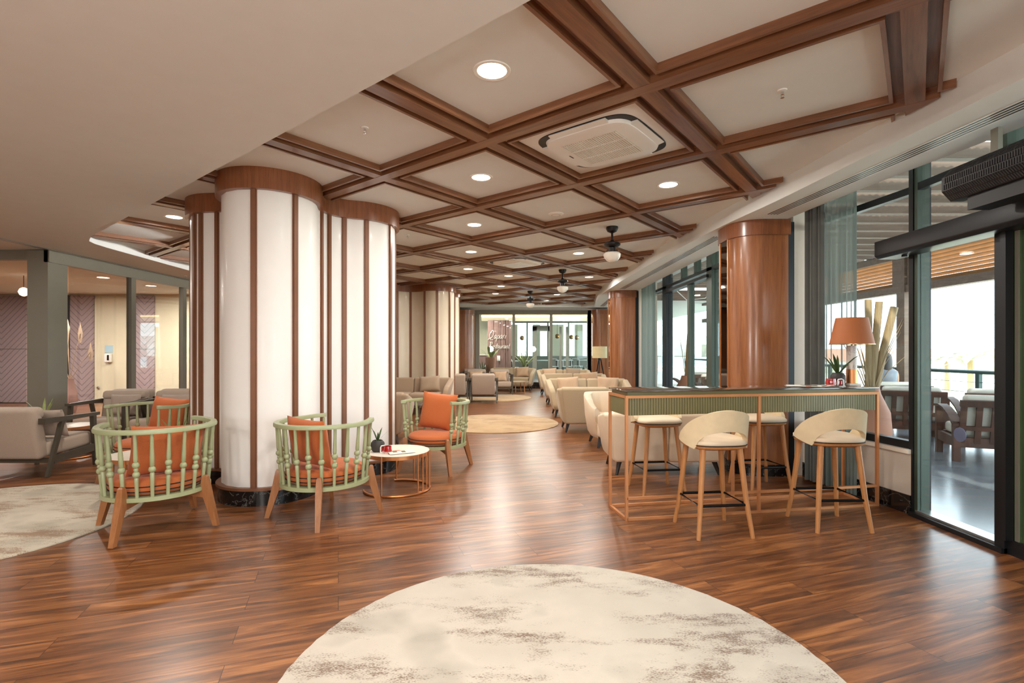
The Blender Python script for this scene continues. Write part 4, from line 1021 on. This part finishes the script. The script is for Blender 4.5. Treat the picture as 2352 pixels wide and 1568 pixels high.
# things on the bar table
lx, ly, lz = on_table(2.25, .205)
t = thing('table_lamp', 'table lamp with orange shade on a marble and copper stem', 'table lamp', (lx, ly, lz))
MB().bprism([(-.055, -.055), (.055, -.055), (.055, .055), (-.055, .055)], 0, .022, .004).build('base_plate', M['whitetop'], t)
MB().cyl((0, 0, .022), (0, 0, .15), .043, n=32).build('copper_sleeve', M['copper'], t); MB().cyl((0, 0, .15), (0, 0, .365), .041, n=32).build('stem', M['wmarble'], t)
mb = MB(); mb.cyl((0, 0, .365), (0, 0, .42), .008); mb.tube([(-.16, 0, .385), (0, 0, .395), (.16, 0, .385)], .003, 6); mb.build('holder', M['fanblack'], t)
mb = MB(); mb.lathe([(.176, .375), (.126, .615), (.124, .615), (.173, .377)], 48, cap=False); mb.build('lamp_shade', M['shade'], t, smooth=40)
mb = MB(); mb.lathe([(.1735, .373), (.1785, .373), (.1785, .379), (.1735, .379), (.1735, .373)], 48, cap=False); mb.build('shade_trim', M['gold'], t)
px_, py_, pz_ = on_table(2.12, .22); pot_plant('aloe in a charcoal pot beside the table lamp', (px_, py_, pz_), .062, .115, n=6, L=.25, seed=11)
p = on_table(1.985, .15); candle('red glass tea light holder on the bar table', p, 1.05); p = on_table(2.055, .12); card_holder('white card holder on the bar table by the red glass', p, 10)
p = on_table(1.72, .17); magazine('open magazine on the bar table near its middle', p, 70, .2, .27, 9); p = on_table(1.93, .12); magazine('white folded leaflet on the bar table beside the red glass', p, 20, .2, .12, 12, 'leaflet')

# ================================================================= LOUNGE ARMCHAIRS
def make_lounge():
    t = thing('lounge_armchair', 'x', 'armchair', (0, 0, 0), 0, 'dark framed lounge armchairs')
    MB().box(-.365, .365, -.365, -.335, .575, .635).build('back_rail', M['darkwood'], t, smooth=0)
    for sx in (-1, 1):
        x = sx * .345
        MB().bar((x, -.365, .605), (x, .36, .607), .05, .058, .05, .036).build('armrest', M['darkwood'], t, smooth=0)
        MB().bar((x, -.31, 0), (x, -.13, .585), .034, .03, .04, .045, up=(1, 0, 0)).build('leg', M['darkwood'], t, smooth=0)
        MB().bar((x, .315, 0), (x, .285, .60), .032, .03, .045, .05, up=(1, 0, 0)).build('leg', M['darkwood'], t, smooth=0)
        MB().bar((x, -.24, .175), (x, .30, .215), .032, .085).build('side_rail', M['darkwood'], t, smooth=0)
    MB().bar((-.345, -.25, .17), (.345, -.25, .17), .03, .05).build('cross_rail', M['darkwood'], t, smooth=0); MB().bar((-.345, .28, .21), (.345, .28, .21), .03, .06).build('cross_rail', M['darkwood'], t, smooth=0)
    MB().rbox((0, .045, .305), (.62, .62, .165), .045, 4, M=T(0, 0, .0) @ Matrix.Rotation(R(3), 4, 'X')).build('seat_cushion', M['greyfab'], t, smooth=60)
    mb = MB(); A = T(0, -.27, .19) @ RX(12); mb.rbox((0, 0, .29), (.60, .14, .56), .05, 4, M=A); mb.rbox((0, .03, .50), (.60, .15, .13), .05, 4, M=A); mb.build('back_cushion', M['greyfab'], t, smooth=60)
    return t
LC = make_lounge()
LO_ = [(-5.31, 5.76, 90, 'grey lounge armchair at the left edge, seen from behind'),
       (-5.83, 7.42, 277, 'grey lounge armchair by the partition glass, facing the room'), (-5.04, 7.42, 276, 'grey lounge armchair next to the left barrel chairs, facing the room'),
       (-6.02, 8.42, 95, 'lounge armchair back to back with the one by the partition glass'), (-5.27, 8.44, 95, 'lounge armchair back to back with the inner left pair'),
       (-.745, 13.55, 90, 'far lounge armchair nearest the aisle, back to the camera'), (-1.50, 13.5, 90, 'far lounge armchair beside the second wavy column, back to the camera'),
       (-.36, 15.95, 276, 'far lounge armchair facing the camera beside the aisle'), (-1.14, 16.0, 270, 'far lounge armchair facing the camera, second from the aisle'),
       (-1.36, 17.0, 265, 'dark looking lounge armchair before the far rounded wood column'), (-2.12, 16.9, 265, 'lounge armchair deepest behind the second wavy column')]
for i, (x, y, f, lab) in enumerate(LO_):
    c = LC if i == 0 else dup(LC)
    c.location = (x, y, .0145 if 5 <= i <= 8 else 0); c.rotation_euler = (0, 0, R(f - 90)); c['label'] = lab
PG = 'small pillows on lounge armchairs'
for i, lab, sd in ((0, 'grey pillow in the armchair at the left edge', .2), (1, 'grey pillow on the armchair by the partition glass', -.12), (2, 'grey pillow on the armchair beside the left barrel chairs', -.08), (7, 'tan pillow on the far armchair facing the camera', 0), (8, 'tan pillow on the second far armchair facing the camera', 0), (5, 'pillow in the far armchair nearest the aisle', 0)):
    x, y, f, _ = LO_[i]; back_pillow('small_pillow', lab, x, y, f - 90, .395, .42 if i else .34, .32, .12, 16, M['greypil'] if i < 3 else M['pillowfab'], PG, off=-.11, side=sd)

# ================================================================= SOFAS
def sofa(lab, loc, f, w=1.6, dp=.82, mat='beigefab', pillows=(), group='low beige sofas', h=.755, plab=None):
    t = thing('sofa', lab, 'sofa', loc, f - 90, group); m_ = M[mat]; iw = w - .26
    fl = lambda x, y, z: (x * (.90 + .12 * min(1, z / h)), y * (.93 + .09 * min(1, z / h)), z)
    MB().rbox((0, .02, .235), (w - .16, dp - .12, .20), .05, 3, taper=(.93, .92)).warp(fl).build('base', m_, t, smooth=60)
    for sx in (-1, 1): MB().rbox((sx * iw / 4, .06, .375), (iw / 2 - .006, dp - .26, .14), .045, 4, bulge=.012).warp(fl).build('seat_cushion', m_, t, smooth=60)
    for sx in (-1, 1): MB().rbox((sx * (w / 4 - .004), 0, .0), (w / 2 - .008, .15, h - .14), .045, 4, M=T(0, -dp / 2 + .085, .14 + (h - .14) / 2) @ RX(7)).warp(fl).build('back_cushion', m_, t, smooth=60)
    P = [(-dp / 2 + .06, .15), (dp / 2 - .05, .15), (dp / 2 + .01, .24), (dp / 2 - .06, .53), (dp / 2 - .14, .60), (-dp / 2 + .1, h - .015), (-dp / 2 - .01, h - .02)]
    for sx in (-1, 1):
        A = T(sx * (w / 2 - .07), 0, 0) @ RY(sx * 5) @ Matrix(((0, 0, 1, 0), (1, 0, 0, 0), (0, 1, 0, 0), (0, 0, 0, 1)))
        MB().bprism(P, -.06, .06, .035, A, 3).warp(fl).build('armrest', m_, t, smooth=60)
        for sy in (-1, 1): MB().bar((sx * (w / 2 - .14), sy * (dp / 2 - .14), .18), (sx * (w / 2 - .09), sy * (dp / 2 - .08), 0), .045, .045, .022, .022).build('leg', M['darkleg'], t, smooth=0)
    for i, (sx, mt, pl) in enumerate(pillows):
        back_pillow('sofa_pillow', pl, loc[0], loc[1], f - 90, .445, .46, .36, .14, 18, M[mt], 'pillows on the sofas', off=-dp / 2 + .29, side=sx, roll=4 * (-1) ** i)
    return t
sofa('low beige sofa with its back to the camera left of the bar table', (1.58, 8.78, 0), 90, 1.55, .8)
sofa('low beige sofa facing the camera, first one with pillows', (1.62, 10.72, 0), 270, 1.66, .84, pillows=((.42, 'pillowfab', 'tan pillow at the aisle end of the first facing sofa'), (-.42, 'pillowfab', 'tan pillow at the window end of the first facing sofa')))
sofa('low beige sofa facing the camera behind the first facing one', (1.62, 13.2, 0), 270, 1.6, .84, pillows=((-.4, 'pillowfab', 'tan pillow on the second facing sofa'),))
sofa('farthest low sofa facing the camera near the tripod lamp', (1.66, 16.25, 0), 270, 1.62, .84, pillows=((.45, 'pillowfab', 'tan pillow at the aisle end of the farthest sofa'), (-.3, 'tanfab', 'brown pillow on the farthest sofa')))
sofa('cream leather sofa behind the bar table, back to the camera', (1.70, 5.84, 0), 90, 1.30, .72, 'creamleather', group='cream leather seats', h=.70)
sofa('taupe sofa against the second wavy column', (-2.2, 11.15, 0), 270, 1.66, .84, 'tanfab', pillows=((-.38, 'tanfab', 'taupe oblong pillow on the sofa by the second wavy column'),))
sofa('taupe sofa half hidden behind the white column', (-2.36, 7.72, 0), 90, 1.6, .84, 'tanfab')
sofa('pale sofa at the far end before the glass wall', (.0, 17.72, 0), 262, 1.5, .8, 'beigefab', pillows=((-.35, 'pillowfab', 'tan pillow on the pale sofa at the far end'),))
t = thing('coffee_table', 'low dark coffee table before the taupe sofa', 'coffee table', (-2.1, 9.45, 0))
MB().rbox((0, 0, .36), (.9, .5, .04), .012).build('table_top', M['darkwood'], t)
for sx, sy in ((1, 1), (1, -1), (-1, 1), (-1, -1)): MB().bar((sx * .4, sy * .2, .34), (sx * .42, sy * .22, 0), .03, .03).build('leg', M['darkwood'], t, smooth=0)
t = thing('coffee_table', 'small round table with thin legs before the far pale sofa', 'coffee table', (.16, 16.75, 0))
MB().lathe([(.001, .36), (.3, .36), (.3, .335), (.001, .335)], 32).build('table_top', M['beigefab'], t)
for a in (-100, -20, 60, 150): MB().cyl((.27 * math.cos(R(a)), .27 * math.sin(R(a)), 0), (.25 * math.cos(R(a)), .25 * math.sin(R(a)), .335), .014).build('leg', M['coppermatte'], t)
# channel-back tub chair
def tub(lab, loc, f):
    t = thing('tub_chair', lab, 'armchair', loc, f - 90, 'cream leather seats')
    AM = 128; nu = 96
    def sec(u):
        a = -AM + 2 * AM * u; e = abs(a); k = min(1, max(0, (e - 60) / 68)); zt = .745 - .19 * k * k * (3 - 2 * k); ch = .010 * abs(math.sin(u * PI * 9)) ** .7
        ang = R(-90 + a); cx_, sy_ = math.cos(ang), math.sin(ang)
        def pt(rx, ry, z): p = 2.7; return (rx * math.copysign(abs(cx_) ** (2 / p), cx_), ry * math.copysign(abs(sy_) ** (2 / p), sy_), z)
        fl = .05
        return [pt(.30, .30, .13), pt(.345, .335, .20), pt(.365 + .3 * fl, .36 + .3 * fl, .42), pt(.385 + fl * (zt - .5), .38 + fl, zt - .03), pt(.375 + fl * (zt - .5), .37 + fl, zt - .006), pt(.345, .355, zt), pt(.30 - ch, .305 + .03 - ch, zt - .02), pt(.275 - ch, .275 - ch, .5), pt(.265 - ch, .26 - ch, .38), pt(.27, .26, .25)]
    mb = MB(); mb.loft([sec(i / nu) for i in range(nu + 1)]); mb.build('shell', M['creamleather'], t, smooth=50)
    MB().rbox((0, .03, .25), (.56, .58, .2), .04, 3).build('base', M['creamleather'], t, smooth=60)
    MB().rbox((0, .06, .385), (.53, .56, .12), .045, 4, bulge=.012).build('seat_cushion', M['creamleather'], t, smooth=60)
    for sx in (-1, 1):
        for sy in (-1, 1): MB().bar((sx * .22, sy * .22, .17), (sx * .27, sy * .27, 0), .045, .045, .024, .024).build('leg', M['darkleg'], t, smooth=0)
    return t
tub('cream channel-back tub chair behind the left end of the bar table', (1.45, 7.38, 0), -86)
# tripod floor lamp
t = thing('floor_lamp', 'tripod floor lamp with cream drum shade near the far right column', 'floor lamp', (2.66, 15.5, 0))
for a in (250, 10, 130): MB().bar((.26 * math.cos(R(a)), .26 * math.sin(R(a)), 0), (.03 * math.cos(R(a)), .03 * math.sin(R(a)), 1.12), .03, .03).build('leg', M['fanblack'], t, smooth=0)
MB().lathe([(.225, 1.14), (.225, 1.49), (.222, 1.49), (.222, 1.14)], 40, cap=False).build('lamp_shade', M['creamshade'], t)
MB().lathe([(.05, 1.10), (.05, 1.14), (.02, 1.18)], 16).build('hub', M['fanblack'], t)
# ================================================================= RESTAURANT DETAILS
def leafy(name, lab, cat, loc, potr, poth, n, L, mat, wide=.05, seed=1, potmat='pot', up=.8):
    t = thing(name, lab, cat, loc); rnd = random.Random(seed)
    MB().lathe([(potr * .75, 0), (potr, poth * .9), (potr, poth), (potr * .9, poth), (potr * .88, poth * .9), (.001, poth * .88)], 20).build('pot', M[potmat], t)
    mb = MB()
    for k in range(n):
        a = rnd.uniform(0, 2 * PI); le = L * rnd.uniform(.6, 1.1); sp = rnd.uniform(.25, 1.0); d = V(-math.sin(a), math.cos(a), 0)
        P = [V(math.cos(a) * le * sp * s, math.sin(a) * le * sp * s, poth * .9 + le * (up * s * (1.5 - sp * .75 * s))) for s in (0, .3, .6, .85, 1)]
        W = [wide * .25, wide * .5, wide, wide * .7, .001]; nn = V(math.cos(a), math.sin(a), .5) * .003
        mb.loft([[P[i] - d * W[i], P[i] + nn, P[i] + d * W[i], P[i] - nn] for i in range(5)])
    mb.build('leaves', M[mat], t, smooth=40); return t
leafy('potted_plant', 'broad-leaved plant in a tall terracotta jar before the sign wall', 'potted plant', ((1127 - CX) * 19.6 / FPX, 19.6, .16), .20, .95, 14, .55, 'palm', .07, 3, 'terracotta')
leafy('potted_plant', 'fern at the foot of the sign wall jar', 'potted plant', ((1108 - CX) * 19.3 / FPX, 19.3, .16), .16, .3, 26, .5, 'leaf', .02, 5)
leafy('potted_plant', 'spiky palm in a dark cube pot beyond the far glass', 'potted plant', ((1204 - CX) * 20.6 / FPX, 20.6, .16), .22, .55, 40, .75, 'palm', .018, 6)
leafy('potted_plant', 'low plant beyond the far glass at its right end', 'potted plant', ((1340 - CX) * 19.4 / FPX, 19.4, .16), .15, .35, 20, .35, 'leaf', .02, 9)
p = ((1145 - CX) * 20.9 / FPX, 20.93, 1.05); mb = MB(); mb.rbox((0, 0, 0), (.13, .04, .22), .02); o = mb.build('wall_phone', M['white']); o.location = p; tag(o, 'white wall box under the raised script', 'wall box')
for i, (px, py, Y, lab) in enumerate(((1280, 772, 25, 'leftmost gold globe pendant in the restaurant'), (1312, 774, 26.5, 'middle gold globe pendant in the restaurant'), (1325, 775, 25.5, 'right gold globe pendant in the restaurant'), (1199, 776, 26, 'gold globe pendant behind the spiky palm'))):
    x = (px - CX) * Y / FPX; z = CAMH + (HY - py) * Y / FPX
    t = thing('globe_pendant', lab, 'pendant lamp', (x, Y, z), 0, 'gold globe pendants')
    MB().lathe([(.001, -.12), (.06, -.104), (.104, -.06), (.12, 0), (.104, .06), (.06, .104), (.001, .12)], 20).build('globe', M['gold'], t); MB().cyl((0, 0, .11), (0, 0, 3.2 - z), .008).build('cord', M['black'], t)
def dining(lab, loc):
    t = thing('dining_table', lab, 'table', loc, 0, 'white restaurant tables')
    MB().rbox((0, 0, .73), (.8, .8, .03), .008).build('table_top', M['white'], t)
    for sx in (-1, 1):
        for sy in (-1, 1): MB().bar((sx * .36, sy * .36, 0), (sx * .36, sy * .36, .72), .035, .035).build('leg', M['framedark'], t, smooth=0)
dining('white restaurant table just inside the glass door', (1.45, 25.2, .16)); dining('white restaurant table right of the glass door', (2.6, 25.4, .16)); dining('white restaurant table behind the low wall', (3.75, 26.0, .16)); dining('white restaurant table behind the spiky palm', (.35, 23.8, .16))
def make_chair():
    t = thing('dining_chair', 'x', 'chair', (0, 0, 0), 0, 'light metal restaurant chairs')
    MB().rbox((0, 0, .45), (.42, .42, .03), .01).build('seat', M['white'], t)
    for sx in (-1, 1):
        for sy in (-1, 1): MB().bar((sx * .2, sy * .2, 0), (sx * .17, sy * .17, .45), .022, .022).build('leg', M['framedark'], t, smooth=0)
    mb = MB(); mb.tube([(-.2, -.19, .45), (-.21, -.22, .72), (-.15, -.24, .82), (.15, -.24, .82), (.21, -.22, .72), (.2, -.19, .45)], .014, 8); mb.build('backrest', M['white'], t); return t
DC = make_chair()
for i, (x, y, f, lab) in enumerate(((2.0, 24.35, 80, 'restaurant chair between the two nearer white tables'), (2.62, 24.55, 95, 'restaurant chair before the second white table'), (3.2, 25.0, 60, 'restaurant chair behind the glass side pane, left'), (3.9, 25.1, 100, 'restaurant chair behind the glass side pane, right'), (.15, 22.9, 20, 'restaurant chair left of the spiky palm'))):
    c = DC if i == 0 else dup(DC)
    c.location = (x, y, .16); c.rotation_euler = (0, 0, R(f - 90)); c['label'] = lab
t = thing('service_counter', 'pale service counter left of the sign wall', 'counter', (-1.45, 22.3, .16))
MB().box(-.5, .4, 0, .5, 0, 1.0).build('body', M['mauve'], t, smooth=0); MB().box(-.55, .45, -.05, .55, 1.0, 1.05).build('counter_top', M['whitetop'], t, smooth=0)

# ================================================================= TERRACE
quad('floor_terrace', [(3.42, -8, -.02), (7.9, -8, -.02), (7.9, 22, -.02), (3.42, 22, -.02)], M['deck'])
t = thing('terrace_railing', 'dark green terrace railing with glass infill', 'railing', (7.73, 0, 0))
MB().tube([(0, -6, 1.0), (0, 22, 1.0)], .035, 10).build('handrail', M['rail'], t)
for y in (-3.4, -1.4, .6, 2.6, 4.6, 6.6, 8.45, 10.4, 12.4, 14.4, 16.4, 18.4): MB().box(-.03, .03, y - .035, y + .035, -.02, .98).build('baluster', M['rail'], t, smooth=0)
mb = MB()
for z in (.15, .32, .49, .66, .83): mb.tube([(0, -6, z), (0, 22, z)], .006, 6)
mb.build('wires', M['chrome'], t)
# pergola
t = thing('pergola', 'wooden terrace pergola with louvre panels and slatted roof', 'pergola', (0, 0, 0))
for y in (1.2, 5.4, 9.75, 14.0, 18.2): MB().box(7.42, 7.62, y - .1, y + .1, -.02, 3.25).build('pillar', M['pergola'], t, smooth=0)
for z in (2.46, 3.12): MB().box(7.44, 7.60, -4, 20, z, z + .14).build('beam', M['pergola'], t, smooth=0)
for k in range(44):
    y = -2 + k * .5; MB().box(3.42, 7.6, y, y + .09, 3.24, 3.40).build('rafter', M['pergola'], t, smooth=0)
mb = MB()
for k in range(44):
    y = -2 + k * .5; mb.grid(lambda u, v: (3.42 + 4.3 * u, y + .09 + .34 * v, 3.42 + .012 * math.sin(u * 2 * PI * 48)), 192, 1)
mb.build('corrugated_roof', M['roofslat'], t)
for (ya, yb) in ((1.3, 3.3), (3.3, 5.3), (5.5, 7.5), (7.5, 9.65), (9.85, 11.9), (11.9, 13.9), (14.1, 16.1), (16.1, 18.1)):
    f_ = MB(); f_.box(7.46, 7.58, ya + .02, ya + .16, 2.6, 3.12); f_.box(7.46, 7.58, yb - .16, yb - .02, 2.6, 3.12); f_ = f_.build('louvre_frame', M['pergola'], t, smooth=0)
    mb = MB()
    for k in range(8): mb.bar((7.52, ya + .16, 2.64 + k * .066), (7.52, yb - .16, 2.64 + k * .066), .075, .012, up=(.6, 0, .8))
    mb.build('louvre_slats', M['louvre'], f_, smooth=0)
t = thing('pergola_lamp', 'slim light tube under the pergola roof beyond the second doors', 'lamp', (5.0, 14.0, 3.05))
MB().box(-.6, .6, -.03, .03, -.03, .03).build('tube', emit('tube_glow', (255, 250, 240), 3), t, smooth=0); mb = MB(); mb.tube([(-.5, 0, -.03), (-.2, .02, -.3), (.3, 0, -.25), (.5, 0, -.03)], .01, 6); mb.cyl((-.3, 0, .03), (-.3, 0, .16), .006); mb.build('loose_cable', M['white'], t)
# slatted terrace seats
def terrace_seat(lab, loc, f, w=.84, group='dark slatted terrace seats'):
    t = thing('terrace_armchair', lab, 'outdoor chair', loc, f - 90, group); h = w / 2
    for sx in (-1, 1):
        MB().box(sx * h - .035, sx * h + .035, -.38, -.30, 0, .5).build('leg', M['teak'], t, smooth=0); MB().box(sx * h - .035, sx * h + .035, .30, .37, 0, .62).build('leg', M['teak'], t, smooth=0)
        mb = MB(); mb.loft([[(sx * h + q * .05, y, z + dz) for q, dz in ((-1, 0), (1, 0), (1, .03), (-1, .03))] for y, z in ((-.40, .44), (-.2, .545), (0, .61), (.2, .635), (.42, .62))]); mb.build('armrest', M['teak'], t, smooth=20)
    mb = MB(); mb.box(-h, h, -.36, -.31, .18, .30); mb.box(-h, h, .31, .36, .18, .30)
    for sx in (-1, 1): mb.box(sx * h - .025, sx * h + .025, -.34, .34, .18, .30)
    mb.build('seat_frame', M['teak'], t, smooth=0)
    A = T(0, -.36, .30) @ RX(12); n = max(4, round(w / .16))
    mb = MB(); mb.box(-h + .01, h - .01, -.02, .02, .40, .48, A); mb.box(-h + .01, h - .01, -.02, .02, .10, .15, A)
    for k in range(n + 1): x = -h + .05 + (w - .1) * k / n; mb.box(x - .03, x + .03, -.014, .014, -.08, .42, A)
    mb.build('slatted_back', M['teak'], t, smooth=0)
    nn = max(1, round(w / .85)); iw = (w - .1) / nn
    for k in range(nn):
        x = -h + .05 + iw * (k + .5); MB().rbox((x, .03, .36), (iw - .02, .64, .14), .045, 4).build('seat_cushion', M['terrcush'], t, smooth=60)
        MB().rbox((x, .10, .26), (iw - .02, .13, .52), .05, 4, M=A).build('back_cushion', M['terrcush'], t, smooth=60)
    return t
terrace_seat('nearest dark slatted terrace armchair beyond the front doors', (6.06, 6.48, -.02), 64)
terrace_seat('dark slatted terrace armchair behind the front window', (6.20, 8.05, -.02), 64)
terrace_seat('slatted terrace armchair near the railing behind the nearest terrace armchair', (7.08, 7.56, -.02), 64, .84)
terrace_seat('slatted terrace sofa carrying the dark-haired person', (6.82, 9.25, -.02), 80, .95)
terrace_seat('terrace armchair beyond the second doors, left', (4.7, 13.4, -.02), 100); terrace_seat('terrace armchair beyond the second doors, right', (4.55, 11.2, -.02), 80)
terrace_seat('terrace armchair beyond the second doors, middle', (4.75, 12.3, -.02), 95)
# seated woman, seen from behind
pt = thing('person', 'person with long dark hair sitting on a terrace sofa, seen from behind', 'person', (6.86, 9.42, .06), -10)
me = bpy.data.meshes.new('body'); bm = bmesh.new()
J = [(0, 0, .46), (0, -.03, .62), (0, -.05, .80), (0, -.06, .93), (0, -.05, 1.0), (0, -.03, 1.10), (-.17, -.06, .90), (-.22, .02, .66), (-.16, .22, .60), (.17, -.06, .90), (.22, .02, .66), (.16, .22, .60), (-.1, .1, .46), (-.12, .48, .48), (-.12, .50, .08), (-.12, .62, .04), (.1, .1, .46), (.12, .48, .48), (.12, .50, .08), (.12, .62, .04), (0, -.02, 1.2)]
RR = [.15, .13, .14, .11, .05, .085, .055, .042, .03, .055, .042, .03, .085, .06, .042, .035, .085, .06, .042, .035, .07]
ED = [(0, 1), (1, 2), (2, 3), (3, 4), (4, 5), (5, 20), (3, 6), (6, 7), (7, 8), (3, 9), (9, 10), (10, 11), (0, 12), (12, 13), (13, 14), (14, 15), (0, 16), (16, 17), (17, 18), (18, 19)]
vs = [bm.verts.new(j) for j in J]
for a, b in ED: bm.edges.new((vs[a], vs[b]))
bm.to_mesh(me); bm.free(); bo = bpy.data.objects.new('body', me); COL.objects.link(bo); bo.parent = pt; me.materials.append(M['skin'])
sk = bo.modifiers.new('skin', 'SKIN'); ly_ = me.skin_vertices[0] if me.skin_vertices else None
bpy.context.view_layer.update()
for i, r_ in enumerate(RR): me.skin_vertices[0].data[i].radius = (r_, r_ * .8 if i < 4 else r_)
me.skin_vertices[0].data[0].use_root = True
bo.modifiers.new('smooth', 'SUBSURF').levels = 2; bo.modifiers['smooth'].render_levels = 2
mb = MB(); mb.lathe([(.001, .28), (.07, .265), (.105, .2), (.112, .12), (.11, .0), (.10, -.10), (.085, -.16), (.06, -.16), (.001, -.05)], 20, M=T(0, -.05, .99) @ Matrix.Scale(1.08, 4, (0, 1, 0))); mb.build('hair', M['hair'], pt)
mb = MB(); mb.loft([[(rx * math.cos(2 * PI * k / 20), cy + ry * math.sin(2 * PI * k / 20), z) for k in range(20)] for rx, ry, cy, z in ((.19, .16, 0, .46), (.17, .14, -.03, .62), (.19, .14, -.05, .80), (.20, .12, -.06, .92), (.10, .08, -.05, .985))], cap=False); mb.build('shirt', M['cloth'], pt)
# big jars of bamboo outside
def jar(lab, loc, h, r, sticks, seed):
    t = thing('bamboo_jar', lab, 'jar', loc, 0, 'clay jars holding bamboo'); rnd = random.Random(seed)
    MB().lathe([(r * .55, 0), (r * .8, h * .15), (r, h * .5), (r * .92, h * .72), (r * .5, h * .92), (r * .42, h), (r * .36, h), (r * .36, h * .9), (.001, h * .88)], 28).build('jar_body', M['terracotta'], t)
    for a, tx, ty, tz, rr in sticks: MB().tube([(a * .3, 0, h * .8), (tx * .5, ty * .5, h * .8 + (tz - h * .8) * .5), (tx, ty, tz)], [rr * .9, rr, rr], 12).build('bamboo_pole', M['bamboo'], t)
    mb = MB()
    for k in range(14):
        a = rnd.uniform(0, 2 * PI); q = rnd.uniform(.1, .34); tz = h + rnd.uniform(.3, .85); mb.tube([(0, 0, h * .85), (q * .5 * math.cos(a), q * .5 * math.sin(a), h + (tz - h) * .5), (q * math.cos(a), q * math.sin(a), tz)], [.006, .005, .002], 5)
    mb.build('dry_twigs', M['bamboo'], t); return t
jar('large clay jar with bamboo poles outside the front window', (3.93, 5.60, -.02), .98, .20, ((0, .10, 0, 1.91, .036), (.1, .25, -.02, 1.85, .038), (-.1, .02, .06, 1.94, .034)), 2)
jar('clay jar with a single bamboo pole beyond the second doors', (3.75, 11.0, -.02), .84, .22, ((0, .12, .1, 1.95, .045),), 4)
# ---------------------------------------------------------------- garden far below and the sea front
quad('ground_garden', [(8.2, -120, -3.2), (260, -120, -3.2), (260, 260, -3.2), (8.2, 260, -3.2)], M['sand'])
def bush(lab, loc, s, seed):
    rnd = random.Random(seed); mb = MB()
    for k in range(7):
        c = V(rnd.uniform(-1, 1), rnd.uniform(-1, 1), rnd.uniform(.2, .9)); r = rnd.uniform(.45, .8)
        mb.lathe([(.001, -r)] + [(r * math.cos(R(a)) * (1 + .12 * rnd.uniform(-1, 1)), r * math.sin(R(a))) for a in (-60, -30, 0, 30, 60)] + [(.001, r)], 12, c=c)
    o = mb.build('garden_bush', M['hill'], smooth=80); o.location = loc; o.scale = (s * 1.4, s, s); tag(o, lab, 'bush', 'garden bushes'); return o
for k, (px, Y, s, lab) in enumerate(((2140, 34, 1.5, 'garden bush left in the front door view'), (2182, 43, 1.9, 'garden bush under the left palm'), (2240, 30, 1.4, 'garden bush between the palms'), (2268, 38, 1.6, 'garden bush right in the front door view'), (2035, 54, 1.8, 'garden bush seen between the bamboo and the pergola post'), (2100, 66, 1.9, 'garden bush hidden partly by the black mullion'))):
    bush(lab, ((px - CX) * Y / FPX, Y, -3.0), s * .8, k)
def palm(lab, loc, h, seed):
    t = thing('palm_tree', lab, 'palm tree', loc, 0, 'palm trees'); rnd = random.Random(seed)
    MB().tube([(0, 0, 0), (.1, 0, h * .5), (.05, 0, h)], [.2, .15, .12], 10).build('trunk', M['bamboo'], t)
    mb = MB()
    for k in range(16):
        a = 2 * PI * k / 16 + rnd.uniform(-.2, .2); le = rnd.uniform(1.3, 1.8); u = rnd.uniform(.2, 1); d = V(-math.sin(a), math.cos(a), 0)
        P = [V(.05 + math.cos(a) * le * s, math.sin(a) * le * s, h + le * (u * s - .75 * s * s)) for s in (0, .35, .7, 1)]
        mb.loft([[P[i] - d * W, P[i] + V(0, 0, .02), P[i] + d * W, P[i] - V(0, 0, .02)] for i, W in enumerate((.05, .2, .2, .01))])
    mb.build('fronds', M['paleleaf'], t, smooth=40)
palm('palm tree left in the view through the front doors', ((2172 - CX) * 37 / FPX, 37, -3.2), 4.0, 1); palm('palm tree right in the view through the front doors', ((2226 - CX) * 26 / FPX, 26, -3.2), 4.1, 2)
t = thing('beach_pavilion', 'long low pavilion with clay roof beyond the garden', 'pavilion', (68, 66, -3.2), -40)
MB().prism([(-26, -3), (26, -3), (26, 3), (-26, 3)], 0, 3.1).build('walls', M['plaster'], t, smooth=0)
MB().loft([[(x, -3.6, 3.1), (x, 3.6, 3.1), (x, 0, 4.9)] for x in (-27, 27)]).build('roof', M['roof'], t, smooth=0)
for k in range(8): MB().box(-24 + k * 6, -22 + k * 6, -3.02, -2.98, .6, 2.4).build('opening', M['hill'], t, smooth=0)
for k, (px, Y) in enumerate(((2268, 22), (2300, 33), (2248, 36), (2020, 34), (2050, 38))):
    t = thing('parasol', ('white garden parasol nearest the right door edge', 'white garden parasol behind the nearest one', 'far white garden parasol', 'white parasol left of the pergola post', 'white parasol beside the pergola post')[k], 'parasol', ((px - CX) * Y / FPX, Y, -3.2), 0, 'white garden parasols')
    MB().cyl((0, 0, 0), (0, 0, 2.6), .04).build('pole', M['bamboo'], t); MB().lathe([(1.6, 2.25), (.8, 2.6), (.02, 2.85)], 8, cap=False).build('canopy', M['plaster'], t, smooth=0)
t = thing('white_building', 'white building with balconies seen through the second doors', 'building', (20.5, 58, -3.2), -6)
MB().box(-12, 10, 0, 12, 0, 6.2).build('walls', M['plaster'], t, smooth=0); MB().loft([[(x, -.8, 6.2), (x, 12.8, 6.2), (x, 6, 9)] for x in (-13, 11)]).build('roof', M['plaster'], t, smooth=0)
for k in range(7):
    f_ = MB().box(-11 + k * 3, -9.4 + k * 3, -.03, .02, 3.3, 5.3).build('window', M['frame'], t, smooth=0)
MB().box(-12, 10, -1.4, 0, 2.7, 2.95).build('balcony_floor', M['plaster'], t, smooth=0); MB().box(-12, 10, -1.42, -1.38, 2.95, 3.9).build('balcony_glass', M['screen'], t, smooth=0)
MB().box(7.9, 8.2, -10, 24, -3.2, -.02).build('wall_terrace_edge', M['plaster'], kind='structure', smooth=0)
